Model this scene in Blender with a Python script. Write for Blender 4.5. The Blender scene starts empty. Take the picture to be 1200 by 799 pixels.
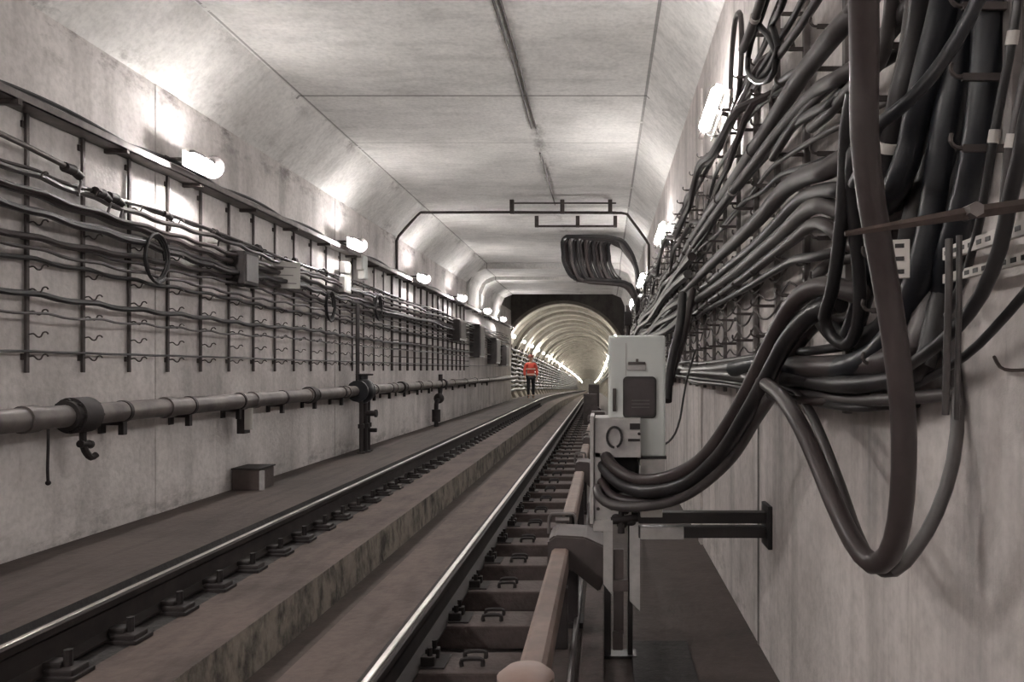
import bpy, bmesh, math, random
from mathutils import Vector, Matrix
R = random.Random(7)
PI = math.pi
F, VX, VY, EYE = 870.0, 708.0, 433.0, 1.42
col = bpy.context.scene.collection
XL, XR = -3.63, 0.80            # side walls
ZH = 0.30                       # rail top

# ------------------------------------------------------------------ materials
def new_mat(name):
    m = bpy.data.materials.new(name); m.use_nodes = True
    nt = m.node_tree; nt.nodes.clear()
    o = nt.nodes.new('ShaderNodeOutputMaterial'); b = nt.nodes.new('ShaderNodeBsdfPrincipled')
    nt.links.new(b.outputs[0], o.inputs[0])
    return m, nt, b
def noise(nt, vec, scale, sc3=(1,1,1), detail=5, rough=.6):
    mp = nt.nodes.new('ShaderNodeMapping'); mp.inputs['Scale'].default_value = sc3
    nt.links.new(vec, mp.inputs['Vector'])
    n = nt.nodes.new('ShaderNodeTexNoise'); n.inputs['Scale'].default_value = scale
    n.inputs['Detail'].default_value = detail; n.inputs['Roughness'].default_value = rough
    nt.links.new(mp.outputs[0], n.inputs['Vector']); return n.outputs['Fac']
def ramp(nt, fac, stops):
    r = nt.nodes.new('ShaderNodeValToRGB'); e = r.color_ramp.elements
    while len(e) < len(stops): e.new(.5)
    for i, (p, c) in enumerate(stops):
        e[i].position = p; e[i].color = (c[0], c[1], c[2], 1) if not isinstance(c, (int, float)) else (c, c, c, 1)
    nt.links.new(fac, r.inputs[0]); return r.outputs[0]
def mix(nt, fac, a, b, mode='MIX'):
    m = nt.nodes.new('ShaderNodeMix'); m.data_type = 'RGBA'; m.blend_type = mode
    for sock, v in ((m.inputs[0], fac), (m.inputs[6], a), (m.inputs[7], b)):
        if hasattr(v, 'is_linked'): nt.links.new(v, sock)
        elif isinstance(v, (int, float)): sock.default_value = v
        else: sock.default_value = (v[0], v[1], v[2], 1)
    return m.outputs[2]
def math_(nt, op, a, b=None, c=None):
    m = nt.nodes.new('ShaderNodeMath'); m.operation = op
    for i, v in enumerate((a, b, c)):
        if v is None: continue
        if isinstance(v, (int, float)): m.inputs[i].default_value = v
        else: nt.links.new(v, m.inputs[i])
    return m.outputs[0]
def concrete(name, c, dark=.6, streak=(2.2, 2.2, .25), stain=.5, rough=.85, bump=.25, lines=None, scale=1.3, bands=None):
    m, nt, b = new_mat(name)
    tc = nt.nodes.new('ShaderNodeTexCoord').outputs['Object']
    n1 = noise(nt, tc, scale, (1,1,1), 8, .65)
    n2 = noise(nt, tc, 3.2, streak, 6, .6)
    n3 = noise(nt, tc, 22, (1,1,1), 4)
    d = tuple(v*dark for v in c); l = tuple(min(1, v*1.18) for v in c)
    c1 = ramp(nt, n1, [(.32, d), (.5, c), (.7, l)])
    s = ramp(nt, n2, [(.33, 1-stain), (.52, 1.0), (1, 1.0)])
    c2 = mix(nt, 1.0, c1, s, 'MULTIPLY')
    g = ramp(nt, n3, [(.3, .82), (.6, 1.0)])
    c3 = mix(nt, 1.0, c2, g, 'MULTIPLY')
    if lines:
        sep = nt.nodes.new('ShaderNodeSeparateXYZ'); nt.links.new(tc, sep.inputs[0])
        for ax, pos, w in lines:
            dd = math_(nt, 'ABSOLUTE', math_(nt, 'SUBTRACT', sep.outputs[ax], pos))
            k = math_(nt, 'LESS_THAN', dd, w)
            if ax == 1: k = math_(nt, 'MULTIPLY', k, math_(nt, 'GREATER_THAN', sep.outputs[2], 4.2))
            k = math_(nt, 'MULTIPLY', k, math_(nt, 'GREATER_THAN', n2, .36))
            c3 = mix(nt, math_(nt, 'MULTIPLY', k, .6), c3, (.05,.045,.04))
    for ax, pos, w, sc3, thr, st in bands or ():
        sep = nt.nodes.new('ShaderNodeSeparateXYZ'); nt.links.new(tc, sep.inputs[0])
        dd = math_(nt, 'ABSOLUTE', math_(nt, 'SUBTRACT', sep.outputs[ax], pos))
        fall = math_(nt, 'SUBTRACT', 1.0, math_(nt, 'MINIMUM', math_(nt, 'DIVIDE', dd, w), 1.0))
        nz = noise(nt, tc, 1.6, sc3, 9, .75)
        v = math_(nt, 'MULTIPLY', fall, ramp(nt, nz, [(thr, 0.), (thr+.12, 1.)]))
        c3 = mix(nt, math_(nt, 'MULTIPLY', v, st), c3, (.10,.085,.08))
    nt.links.new(c3, b.inputs['Base Color'])
    b.inputs['Roughness'].default_value = rough
    bp = nt.nodes.new('ShaderNodeBump'); bp.inputs['Strength'].default_value = bump; bp.inputs['Distance'].default_value = .02
    nt.links.new(n3, bp.inputs['Height']); nt.links.new(bp.outputs[0], b.inputs['Normal'])
    return m
def paint(name, c, rough=.5, metal=0., var=.25, scale=9, spec=.5, dust=None):
    m, nt, b = new_mat(name)
    tc = nt.nodes.new('ShaderNodeTexCoord').outputs['Object']
    n = noise(nt, tc, scale, (1,1,1), 5)
    c1 = ramp(nt, n, [(.3, tuple(v*(1-var) for v in c)), (.7, tuple(min(1, v*(1+var)) for v in c))])
    if dust:
        n2 = noise(nt, tc, 4, (1,1,1), 6)
        c1 = mix(nt, ramp(nt, n2, [(.42, 0.), (.66, .7)]), c1, dust)
    nt.links.new(c1, b.inputs['Base Color'])
    b.inputs['Roughness'].default_value = rough; b.inputs['Metallic'].default_value = metal
    b.inputs['Specular IOR Level'].default_value = spec
    return m
def glow(name, c, s):
    m, nt, b = new_mat(name)
    b.inputs['Base Color'].default_value = (.8,.8,.8,1)
    b.inputs['Emission Color'].default_value = (*c, 1); b.inputs['Emission Strength'].default_value = s
    return m
M = {}
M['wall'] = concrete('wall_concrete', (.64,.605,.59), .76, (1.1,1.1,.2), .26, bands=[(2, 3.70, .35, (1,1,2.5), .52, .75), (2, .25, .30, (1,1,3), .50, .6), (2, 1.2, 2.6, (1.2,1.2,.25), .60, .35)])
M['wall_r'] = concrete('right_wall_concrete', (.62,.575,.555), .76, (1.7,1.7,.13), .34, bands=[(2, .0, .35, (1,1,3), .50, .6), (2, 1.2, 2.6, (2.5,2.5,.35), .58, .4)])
M['ceil'] = concrete('ceiling_concrete', (.70,.685,.665), .84, (.5,1.6,1), .16, bump=.12,
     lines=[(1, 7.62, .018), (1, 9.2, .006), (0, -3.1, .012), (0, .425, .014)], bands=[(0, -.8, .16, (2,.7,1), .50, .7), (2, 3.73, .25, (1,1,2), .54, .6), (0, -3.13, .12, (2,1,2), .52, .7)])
M['lining'] = concrete('tunnel_lining', (.66,.63,.56), .85, (1,1,1), .25)
M['rib'] = concrete('lining_rib', (.36,.335,.29), .8, (1,1,1), .25)
M['recess'] = concrete('recess_concrete', (.17,.155,.145), .7, (1,1,.5), .35)  # recess shade put into the colour: the lamps don't reach in there
M['walk'] = concrete('walkway_floor', (.075,.056,.050), .60, (3,.3,1), .4, .8, .3)
M['bed'] = concrete('track_bed', (.118,.087,.077), .64, (2,.5,1), .35, .85, .3, scale=2.2)
M['near_black'] = concrete('near_black_concrete', (.018,.014,.014), .6, (2,.5,1), .3, .7, .4)  # near-black concrete tone, used in strips along both rails
M['drain'] = concrete('drain_side', (.27,.235,.20), .22, (.1,3.2,1.6), .75, .85, .3, scale=4)
M['drainf'] = concrete('drain_floor', (.07,.053,.046), .7, (1,1,1), .3)
M['rfloor'] = concrete('right_floor', (.074,.055,.050), .7, (1,1,1), .3, .75, .3, scale=2)
M['sleeper'] = concrete('sleeper_concrete', (.075,.056,.052), .6, (2,2,2), .35, .85, .4, scale=5)
M['railtop'] = paint('worn_rail_head', (.55,.52,.49), .32, .9, .12)
M['rail'] = paint('dark_rail_steel', (.022,.016,.015), .7, .3, .4)
M['iron'] = paint('dark_cast_iron', (.024,.019,.019), .65, .2, .4)
M['steel'] = paint('dull_galvanised_steel', (.16,.145,.14), .5, .6, .3)
M['post'] = paint('bracket_steel', (.075,.063,.060), .6, .4, .35)
M['pipe'] = paint('water_pipe_paint', (.095,.082,.08), .48, .2, .3, dust=(.2,.18,.165))
M['rubber'] = paint('black_cable_sheath', (.013,.012,.013), .38, 0, .35, dust=(.03,.027,.027))
M['rubber2'] = paint('dusty_cable_sheath', (.045,.039,.039), .42, 0, .35, dust=(.085,.076,.074))
M['rubber3'] = paint('grey_cable_sheath', (.07,.063,.062), .42, 0, .35, dust=(.13,.118,.112))
M['brown'] = paint('brown_cable_sheath', (.030,.022,.022), .40, 0, .35, dust=(.058,.047,.045))
M['blue'] = paint('bluish_cable_sheath', (.007,.008,.011), .36, 0, .3, dust=(.020,.021,.025))
M['tie'] = paint('pale_tape', (.55,.52,.49), .6, 0, .15)
M['white'] = paint('cabinet_white_paint', (.60,.63,.61), .45, 0, .06, 5)
M['grey'] = paint('cabinet_grey_paint', (.40,.385,.375), .5, 0, .18, 14)
M['screen'] = paint('dark_window', (.045,.036,.038), .2, 0, .2)
M['black'] = paint('black_steel', (.018,.015,.015), .45, .2, .3)
M['orange'] = paint('third_rail_cover_paint', (.20,.14,.118), .6, 0, .22, 12, dust=(.15,.11,.098))
M['cover'] = paint('third_rail_bracket_cover', (.075,.06,.058), .6, 0, .2)
M['pink'] = paint('pinkish_insulator', (.26,.18,.155), .5, 0, .15)
M['plate'] = paint('plastic_plate', (.55,.54,.51), .5, 0, .06)
M['ink'] = paint('plate_ink', (.22,.21,.21), .6, 0, .1)
M['rust'] = paint('rusty_brown_metal', (.072,.053,.047), .6, .4, .3, 25)
M['skin'] = paint('skin', (.42,.24,.17), .6, 0, .05)
M['jacket'] = paint('orange_red_jacket', (.62,.085,.06), .7, 0, .1)
M['reflect'] = paint('reflective_band', (.75,.55,.48), .5, 0, .05)
M['trousers'] = paint('dark_trousers', (.02,.022,.03), .8, 0, .1)
M['boot'] = paint('boot_leather', (.015,.013,.012), .6, 0, .1)
M['helmet'] = paint('dark_red_helmet', (.20,.05,.04), .5, 0, .1)
LAMP = 200
M['lamp'] = glow('lamp_glass', (1., .955, .925), LAMP)
M['bulb'] = glow('bulb_glass', (1., .945, .87), 230)
M['eye'] = paint('eye_dark', (.02,.015,.012), .4)

# ------------------------------------------------------------------ helpers
def off(y):
    t = max(0., y - 28.)
    q = t*t/(t+8.)
    return (-.008*q - .00004*t*t, -.027*q)
def obj(name, bm, mat, parent=None, smooth=False, loc=None):
    me = bpy.data.meshes.new(name)
    bm.normal_update(); bm.to_mesh(me); bm.free()
    for m in (mat if isinstance(mat, (list, tuple)) else [mat]): me.materials.append(m)
    if smooth:
        me.polygons.foreach_set('use_smooth', [True]*len(me.polygons))
        try: me.set_sharp_from_angle(angle=math.radians(40))
        except Exception: pass
    o = bpy.data.objects.new(name, me); col.objects.link(o)
    if parent: o.parent = parent
    if loc: o.location = loc
    return o
def tag(o, label, cat, group=None, kind=None):
    o['label'] = label; o['category'] = cat
    if group: o['group'] = group
    if kind: o['kind'] = kind
    return o
def thing(name, loc, label, cat, group=None, rz=0):
    o = bpy.data.objects.new(name, None); col.objects.link(o); o.location = loc; o.rotation_euler = (0,0,rz)
    o.empty_display_size = .1
    return tag(o, label, cat, group)
def struct(o): o['kind'] = 'structure'; return o
def dup(root, loc, label=None, group=None):
    r = root.copy(); col.objects.link(r); r.location = loc
    if label: r['label'] = label
    if group: r['group'] = group
    for ch in list(root.children):
        c = ch.copy(); col.objects.link(c); c.parent = r
        for g in list(ch.children):
            d = g.copy(); col.objects.link(d); d.parent = c
    return r
def bx(bm, x0, x1, y0, y1, z0, z1, bev=0, mi=0):
    mt = Matrix.Translation(((x0+x1)/2, (y0+y1)/2, (z0+z1)/2)) @ Matrix.Diagonal((abs(x1-x0), abs(y1-y0), abs(z1-z0), 1))
    r = bmesh.ops.create_cube(bm, size=1, matrix=mt)
    fs = set(f for v in r['verts'] for f in v.link_faces)
    for f in fs: f.material_index = mi
    if bev:
        es = list(set(e for v in r['verts'] for e in v.link_edges))
        bmesh.ops.bevel(bm, geom=es, offset=bev, segments=2, affect='EDGES', profile=.6)
    return bm
def box(*a, **k): return bx(bmesh.new(), *a, **k)
def cyl(bm, p, q, r, n=12, r2=None, mi=0):
    p, q = Vector(p), Vector(q); d = q-p
    rot = d.to_track_quat('Z', 'Y').to_matrix().to_4x4()
    res = bmesh.ops.create_cone(bm, cap_ends=True, segments=n, radius1=r, radius2=r if r2 is None else r2, depth=d.length,
                          matrix=Matrix.Translation((p+q)/2) @ rot)
    if mi:
        for f in set(f for v in res['verts'] for f in v.link_faces): f.material_index = mi
    return bm
def rrect(bm, x0, x1, y0, y1, z0, z1, r):
    pts = []
    for cx_, cz_, a0 in ((x1-r, z1-r, 0), (x0+r, z1-r, 90), (x0+r, z0+r, 180), (x1-r, z0+r, 270)):
        for k in range(6): a = math.radians(a0+18*k); pts.append((cx_+r*math.cos(a), cz_+r*math.sin(a)))
    f = [bm.verts.new((x, y0, z)) for x, z in pts]; g = [bm.verts.new((x, y1, z)) for x, z in pts]; n = len(pts)
    bm.faces.new(f); bm.faces.new(g[::-1])
    for i in range(n): bm.faces.new((f[i], g[i], g[(i+1)%n], f[(i+1)%n]))
    bmesh.ops.recalc_face_normals(bm, faces=bm.faces); return bm
def ball(bm, p, r, sc=(1,1,1), u=12, v=8):
    bmesh.ops.create_uvsphere(bm, u_segments=u, v_segments=v, radius=r, matrix=Matrix.Translation(p) @ Matrix.Diagonal((*sc, 1)))
    return bm
def spline(pts, step=.06):
    P = [Vector(p) for p in pts]
    if len(P) < 3: 
        return P
    P = [P[0]*2-P[1]] + P + [P[-1]*2-P[-2]]
    out = []
    for i in range(1, len(P)-2):
        p0, p1, p2, p3 = P[i-1:i+3]
        n = max(2, min(14, int((p2-p1).length/step)))
        for k in range(n):
            t = k/n
            out.append(.5*((2*p1) + (p2-p0)*t + (2*p0-5*p1+4*p2-p3)*t*t + (3*p1-p0-3*p2+p3)*t**3))
    out.append(P[-2]); return out
def sweep(bm, path, r, n=8, caps=True):
    """tube through path; r is a number or a list"""
    N = len(path); rs = r if isinstance(r, (list, tuple)) else [r]*N
    T = [(path[min(i+1, N-1)] - path[max(i-1, 0)]).normalized() for i in range(N)]
    up = Vector((0,0,1)) if abs(T[0].z) < .9 else Vector((1,0,0))
    nrm = (up - T[0]*up.dot(T[0])).normalized(); rings = []
    for i in range(N):
        nrm = (nrm - T[i]*nrm.dot(T[i]))
        nrm = nrm.normalized() if nrm.length > 1e-6 else T[i].orthogonal().normalized()
        b = T[i].cross(nrm)
        rings.append([bm.verts.new(path[i] + (nrm*math.cos(2*PI*k/n) + b*math.sin(2*PI*k/n))*rs[i]) for k in range(n)])
    for i in range(N-1):
        for k in range(n):
            bm.faces.new((rings[i][k], rings[i][(k+1)%n], rings[i+1][(k+1)%n], rings[i+1][k]))
    if caps:
        bm.faces.new(rings[0][::-1]); bm.faces.new(rings[-1])
    return bm
def tube(name, pts, r, mat, parent=None, n=8, step=.06, ties=(), tiemat='tie'):
    path = spline(pts, step)
    N = len(path)
    if isinstance(r, (list, tuple)):
        rr = [r[0] + (r[1]-r[0])*i/(N-1) for i in range(N)]
    else: rr = r
    o = obj(name, sweep(bmesh.new(), path, rr, n), mat, parent, smooth=True)
    for t in ties:
        i = max(1, min(N-2, int(t*(N-1)))); d = (path[i+1]-path[i-1]).normalized()
        w = .012 if not isinstance(rr, list) else .014
        rad = (rr[i] if isinstance(rr, list) else rr)
        obj('cable_tie', cyl(bmesh.new(), path[i]-d*w, path[i]+d*w, rad*1.14+.001, 12), M[tiemat], o, smooth=True)
    return o
def P(px, py, d): return Vector(((px-VX)/F*d, d, EYE-(py-VY)/F*d))
def W(px, py, X=.74):
    d = F*X/(px-VX); return Vector((X, d, EYE-(py-VY)/F*d))
def ordn(k):
    return {1:'nearest',2:'second',3:'third',4:'fourth',5:'fifth',6:'sixth',7:'seventh',8:'eighth',9:'ninth',10:'tenth',11:'eleventh',12:'twelfth'}.get(k, f'{k}th' if k not in (21,22,23,31,32,33,41,42,43) else f'{k}'+{1:'st',2:'nd',3:'rd'}[k%10])

def extrude(name, prof, ys, mats, idx=None, closed=True, cap=True):
    bm = bmesh.new(); rings = []
    for y in ys:
        dx, dz = off(y)
        rings.append([bm.verts.new((x+dx, y, z+dz)) for x, z in prof])
    n = len(prof); m = n if closed else n-1
    for a, b in zip(rings, rings[1:]):
        for k in range(m):
            f = bm.faces.new((a[k], a[(k+1)%n], b[(k+1)%n], b[k]))
            if idx: f.material_index = idx[k]
    if cap and closed:
        bm.faces.new(rings[0][::-1]); bm.faces.new(rings[-1])
    bmesh.ops.recalc_face_normals(bm, faces=bm.faces)
    return obj(name, bm, mats)
def yrange(a, b, s):
    out = [a]
    while out[-1] + s < b - 1e-6: out.append(out[-1]+s)
    return out + [b]
YS = yrange(-8, 28, 4) + yrange(30, 240, 3)[0:]

# ------------------------------------------------------------------ setting
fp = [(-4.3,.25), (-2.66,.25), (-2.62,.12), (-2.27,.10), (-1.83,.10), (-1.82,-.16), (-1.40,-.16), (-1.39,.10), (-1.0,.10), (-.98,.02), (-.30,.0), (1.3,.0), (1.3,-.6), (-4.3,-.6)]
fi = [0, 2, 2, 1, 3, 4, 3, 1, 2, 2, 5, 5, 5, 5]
struct(extrude('floor', fp, YS, [M['walk'], M['bed'], M['near_black'], M['drain'], M['drainf'], M['rfloor']], fi))
# wall_left / wall_right
struct(extrude('wall_left', [(XL,.2), (XL,3.73), (-3.95,3.73), (-3.95,.2)], [-8, 29], [M['wall']]))
struct(extrude('wall_right', [(XR,-.05), (XR,3.865), (1.1,3.865), (1.1,-.05)], [-8, 29], [M['wall_r']]))
struct(extrude('ceiling', [(XL,3.73), (-3.13,4.23), (.435,4.23), (XR,3.865), (1.1,3.865), (1.1,4.75), (-3.95,4.75), (-3.95,3.73)], [-8, 22], [M['ceil']]))
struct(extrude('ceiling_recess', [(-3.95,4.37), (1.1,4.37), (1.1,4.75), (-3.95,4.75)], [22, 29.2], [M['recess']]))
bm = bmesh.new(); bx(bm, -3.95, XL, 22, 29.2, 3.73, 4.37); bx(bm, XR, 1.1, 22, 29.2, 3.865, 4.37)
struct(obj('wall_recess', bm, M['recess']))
struct(obj('wall_back', box(-3.95, 1.1, -8.3, -8, -.6, 4.75), M['wall']))
# portal: concrete frame with chamfered corners lowering the box section before the recess
bm = bmesh.new()
def frame_ring(bm, x0, x1, zt, c, y0, y1, wout, zb):
    inn = [(x0, zb), (x0, zt-c), (x0+c*.3, zt-c*.3), (x0+c, zt), (x1-c, zt), (x1-c*.3, zt-c*.3), (x1, zt-c), (x1, zb)]
    out = [(x0-wout, zb), (x0-wout, zt-c), (x0-wout, zt+.7), (x0+c, zt+.7), (x1-c, zt+.7), (x1+wout, zt+.7), (x1+wout, zt-c), (x1+wout, zb)]
    vs = [[bm.verts.new((x, y, z)) for x, z in pr] for y in (y0, y1) for pr in (inn, out)]
    for k in range(7):
        for a, b in ((0,1), (2,3), (0,2), (1,3)):
            bm.faces.new((vs[a][k], vs[a][k+1], vs[b][k+1], vs[b][k]))
    bmesh.ops.recalc_face_normals(bm, faces=bm.faces)
frame_ring(bm, XL+.05, XR-.04, EYE+2.66, .42, 19.6, 21.2, .3, 3.0)
frame_ring(bm, XL+.12, XR-.10, EYE+2.56, .42, 21.2, 25.2, .4, 3.0)
struct(obj('trim_1', bm, M['ceil']))
# a second shallow downstand beam
bm = bmesh.new(); bx(bm, -3.2, .5, 16.6, 17.0, 4.13, 4.3)
bm.free()
# end wall with a round hole
CX, CZ, CR = -1.60, EYE+.13, 2.55
bm = bmesh.new(); n = 64; y0, y1 = 29.0, 29.25
for y in (y0, y1):
    ring = [bm.verts.new((CX+CR*math.cos(2*PI*k/n), y, CZ+CR*math.sin(2*PI*k/n))) for k in range(n)]
    outer = []
    for k in range(n):
        a = 2*PI*k/n; c, s = math.cos(a), math.sin(a); t = 4.2/max(abs(c), abs(s))
        outer.append(bm.verts.new((CX+c*t, y, CZ+s*t)))
    for k in range(n): bm.faces.new((ring[k], ring[(k+1)%n], outer[(k+1)%n], outer[k]))
bmesh.ops.recalc_face_normals(bm, faces=bm.faces)
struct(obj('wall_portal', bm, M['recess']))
# round tunnel lining with ribs
bm = bmesh.new(); rings = []; flags = []
y = 28.95; seq = []
while y < 240:
    sp = 1.0 if y < 100 else 2.0
    seq += [(y, CR+.02, 1), (y+.02, CR-.10, 1), (y+.34, CR-.10, 1), (y+.36, CR+.02, 0), ]
    y += 2.3
for (y, r, fl) in seq:
    dx, dz = off(y)
    rings.append([bm.verts.new((CX+dx+r*math.cos(2*PI*k/n), y, CZ+dz+r*math.sin(2*PI*k/n))) for k in range(n)])
for i in range(len(rings)-1):
    for k in range(n):
        f = bm.faces.new((rings[i][k], rings[i+1][k], rings[i+1][(k+1)%n], rings[i][(k+1)%n])); f.material_index = seq[i][2]
struct(obj('wall_tunnel', bm, [M['lining'], M['rib']]))
dx, dz = off(240)
struct(obj('wall_end', box(CX+dx-3, CX+dx+3, 240, 240.3, CZ+dz-3, CZ+dz+3), M['lining']))
# joint seals in the right wall
struct(obj('trim_3', box(XR-.018, XR+.01, 6.02, 6.16, 0, 3.7), M['wall_r']))
struct(obj('trim_4', box(XR-.006, XR+.01, 3.83, 3.85, 0, 3.7), M['recess']))
# shallow pilasters on the left wall
struct(obj('trim_5', box(XL-.01, XL+.006, 6.0, 6.32, .25, 3.73), M['wall']))
struct(obj('trim_6', box(XL-.01, XL+.006, 10.0, 10.4, .25, 3.73), M['wall']))
# low duct kerb beside the third rail
struct(obj('trim_7', box(-.115, .0, 2.2, 28.5, -.02, .045, bev=.008), M['sleeper']))
# hatch
tag(obj('hatch_cover', box(.135, .43, 3.0, 3.86, -.01, .012, bev=.004), M['near_black']), 'dark flat hatch cover on the floor at the foot of the cabinet', 'hatch')

# ------------------------------------------------------------------ rails
def rail(name, X, label, y0=1.2):
    root = thing(name, (0,0,0), label, 'rail')
    z = ZH
    body = [(-.066,0),( .066,0),(.066,.011),(.012,.03),(.009,.125),(.033,.14),(.036,.172),(.028,.178),(-.028,.178),(-.036,.172),(-.033,.14),(-.009,.125),(-.012,.03),(-.066,.011)]
    ys = yrange(y0, 28, 4) + yrange(30, 200, 3)
    a = extrude('rail_body', [(X+p, z-.18+q) for p, q in body], ys, [M['rail']]); a.parent = root
    head = [(-.013,.176),(.015,.176),(.014,.1805),(.010,.182),(-.009,.182),(-.012,.1805)]
    b = extrude('rail_head', [(X+p, z-.18+q) for p, q in head], ys, [M['railtop']]); b.parent = root
    b['label'] = 'worn shiny running surface'
    return root
rail('running_rail', -2.44, 'left running rail with a bright worn head along the walkway')
rail('running_rail', -.86, 'right running rail with a bright worn head next to the sleepers')
# left rail fastenings
def fastening_part(side):
    bm = bmesh.new()
    bx(bm, side*.058, side*.185, -.055, .055, .0, .045, bev=.008)
    bx(bm, side*.04, side*.12, -.035, .035, .03, .07, bev=.01)
    cyl(bm, (side*.13, 0, .03), (side*.13, 0, .115), .018, 8)
    return bm
base = thing('rail_fastening', (-2.44, 3.2, .10), 'x', 'rail clamp', 'clamps holding the left rail to the track bed')
obj('base_plate', box(-.2, .2, -.07, .07, -.0, .02, bev=.004), M['iron'], base)
obj('clamp', fastening_part(1), M['iron'], base); obj('clamp', fastening_part(-1), M['iron'], base)
k = 0; y = 3.2
while y < 27:
    k += 1
    lab = f'black iron rail clamp at the foot of the left rail, {ordn(k)} from the camera'
    if k == 1: base['label'] = lab
    else: dup(base, (-2.44, y, .10), lab)
    y += .42
# sleepers under the right rail
sb = bmesh.new(); bx(sb, -.12, .50, -.12, .12, 0, .118, bev=.012)
s0 = thing('sleeper', (-.86, 3.0, .01), 'x', 'sleeper', 'concrete half sleepers under the right rail')
obj('block', sb, M['sleeper'], s0)
bm = bmesh.new(); bx(bm, -.14, .17, -.08, .08, .10, .125, bev=.004); obj('tie_plate', bm, M['iron'], s0)
for yy in (-.045, .045):
    bm = bmesh.new()
    bx(bm, .062, .125, yy-.02, yy+.02, .12, .165, bev=.006); cyl(bm, (.10, yy, .12), (.10, yy, .20), .012, 8); obj('clip', bm, M['iron'], s0)
for yy in (-.045, .045):
    bm = bmesh.new()
    sweep(bm, spline([(.24, yy, .115), (.24, yy, .145), (.30, yy, .150), (.33, yy, .145), (.33, yy, .115)], .02), .010, 6); obj('lifting_loop', bm, M['iron'], s0, True)
k = 0; y = 3.28
while y < 28:
    k += 1
    lab = f'brown concrete sleeper end between the right rail and third rail, {ordn(k)} from the camera'
    if k == 1: s0['label'] = lab; s0.location.y = y
    else: dup(s0, (-.86, y, .01), lab)
    y += .58

# ------------------------------------------------------------------ third rail
tx, tz = -.235, .40
def third(y0, y1, label):
    r = thing('third_rail_cover', (tx, (y0+y1)/2, tz), label, 'third rail cover', 'covered pieces of the third rail')
    L = (y1-y0)/2
    prof = [(-.045,-.02), (-.045,.05), (-.03,.062), (.03,.062), (.045,.05), (.045,-.06), (.033,-.06), (.033,.045), (-.033,.045), (-.033,-.02)]
    bm = bmesh.new(); rg = [[bm.verts.new((x, yy, z)) for x, z in prof] for yy in (-L, L)]
    m = len(prof)
    for q in range(m): bm.faces.new((rg[0][q], rg[0][(q+1)%m], rg[1][(q+1)%m], rg[1][q]))
    bm.faces.new(rg[0][::-1]); bm.faces.new(rg[1]); bmesh.ops.recalc_face_normals(bm, faces=bm.faces)
    obj('cover', bm, M['orange'], r)
    obj('conductor', box(-.022, .022, -L, L, -.09, .035, bev=.006), M['rail'], r)
    bm = bmesh.new()
    bm.free()
    for yy in (-L*.8, L*.8): obj('support', box(-.03, .05, yy-.03, yy+.03, -.40, -.09, bev=.005), M['iron'], r)
    return r
third(2.15, 3.98, 'long orange-brown third rail cover in the foreground')
third(5.0, 7.0, 'second orange-brown third rail cover, beyond the bracket housing')
third(7.75, 9.6, 'third orange-brown third rail cover from the camera')
third(10.3, 13.2, 'fourth orange-brown third rail cover from the camera')
third(13.9, 17.5, 'fifth orange-brown third rail cover from the camera')
third(18.3, 22.5, 'sixth orange-brown third rail cover from the camera')
def housing(y, s, label):
    r = thing('bracket_housing', (tx, y, 0), label, 'bracket housing', 'housings between third rail covers')
    prof = [(-.07,.34), (-.07,.50), (-.03,.53), (.13,.52), (.24,.47), (.24,.30), (.21,.22), (.06,.34)]
    bm = bmesh.new(); rg = [[bm.verts.new((x*s, yy, z)) for x, z in prof] for yy in (-.16, .16)]
    m = len(prof)
    for q in range(m): bm.faces.new((rg[0][q], rg[0][(q+1)%m], rg[1][(q+1)%m], rg[1][q]))
    bm.faces.new(rg[0][::-1]); bm.faces.new(rg[1]); bmesh.ops.recalc_face_normals(bm, faces=bm.faces)
    bmesh.ops.bevel(bm, geom=list(bm.edges), offset=.01, segments=2, affect='EDGES')
    obj('shell', bm, M['cover'], r)
    bm = bmesh.new(); bx(bm, .02*s, .09*s, -.05, .05, 0, .36, bev=.005); bx(bm, -.03, .14*s, -.08, .08, 0, .03, bev=.004)
    obj('foot', bm, M['iron'], r)
    bm = bmesh.new()
    sweep(bm, spline([(-.09*s, .2, .46), (-.085*s, .2, .56), (-.05*s, .2, .575), (.03*s, .2, .575), (.065*s, .2, .56), (.07*s, .2, .46)], .03), .010, 6)
    cyl(bm, (-.05*s, .2, .54), (.03*s, .2, .54), .018, 8)
    obj('clamp_bow', bm, M['steel'], r, True)
    return r
housing(4.15, 1, 'large grey-brown trapezoid housing at the end of the foreground third rail cover')
housing(7.35, .7, 'small bracket housing between second and third third-rail covers')
housing(9.95, .7, 'small bracket housing between third and fourth third-rail covers')
housing(13.55, .7, 'small bracket housing between fourth and fifth third-rail covers')
housing(17.9, .7, 'small bracket housing between fifth and sixth third-rail covers')
bm = bmesh.new()
r = thing('third_rail_insulator', (tx-.005, 2.27, 0), 'rounded pinkish cap on the third rail cover at the bottom edge', 'insulator')
cyl(bm, (0,0,.44), (0,0,.485), .088, 24); cyl(bm, (0,0,.485), (0,0,.508), .088, 24, r2=.06)
obj('cap', bm, M['pink'], r, True)
obj('stem', cyl(bmesh.new(), (0,0,0), (0,0,.44), .03, 12), M['iron'], r, True)
# dark cable along the duct
tag(tube('duct_cable', [(-.15, y, .03+.01*math.sin(y*2)) for y in yrange(2.3, 26, .6)], .016, M['brown'], n=8, step=.2), 'brown cable lying along the kerb right of the third rail', 'cable')

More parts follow.
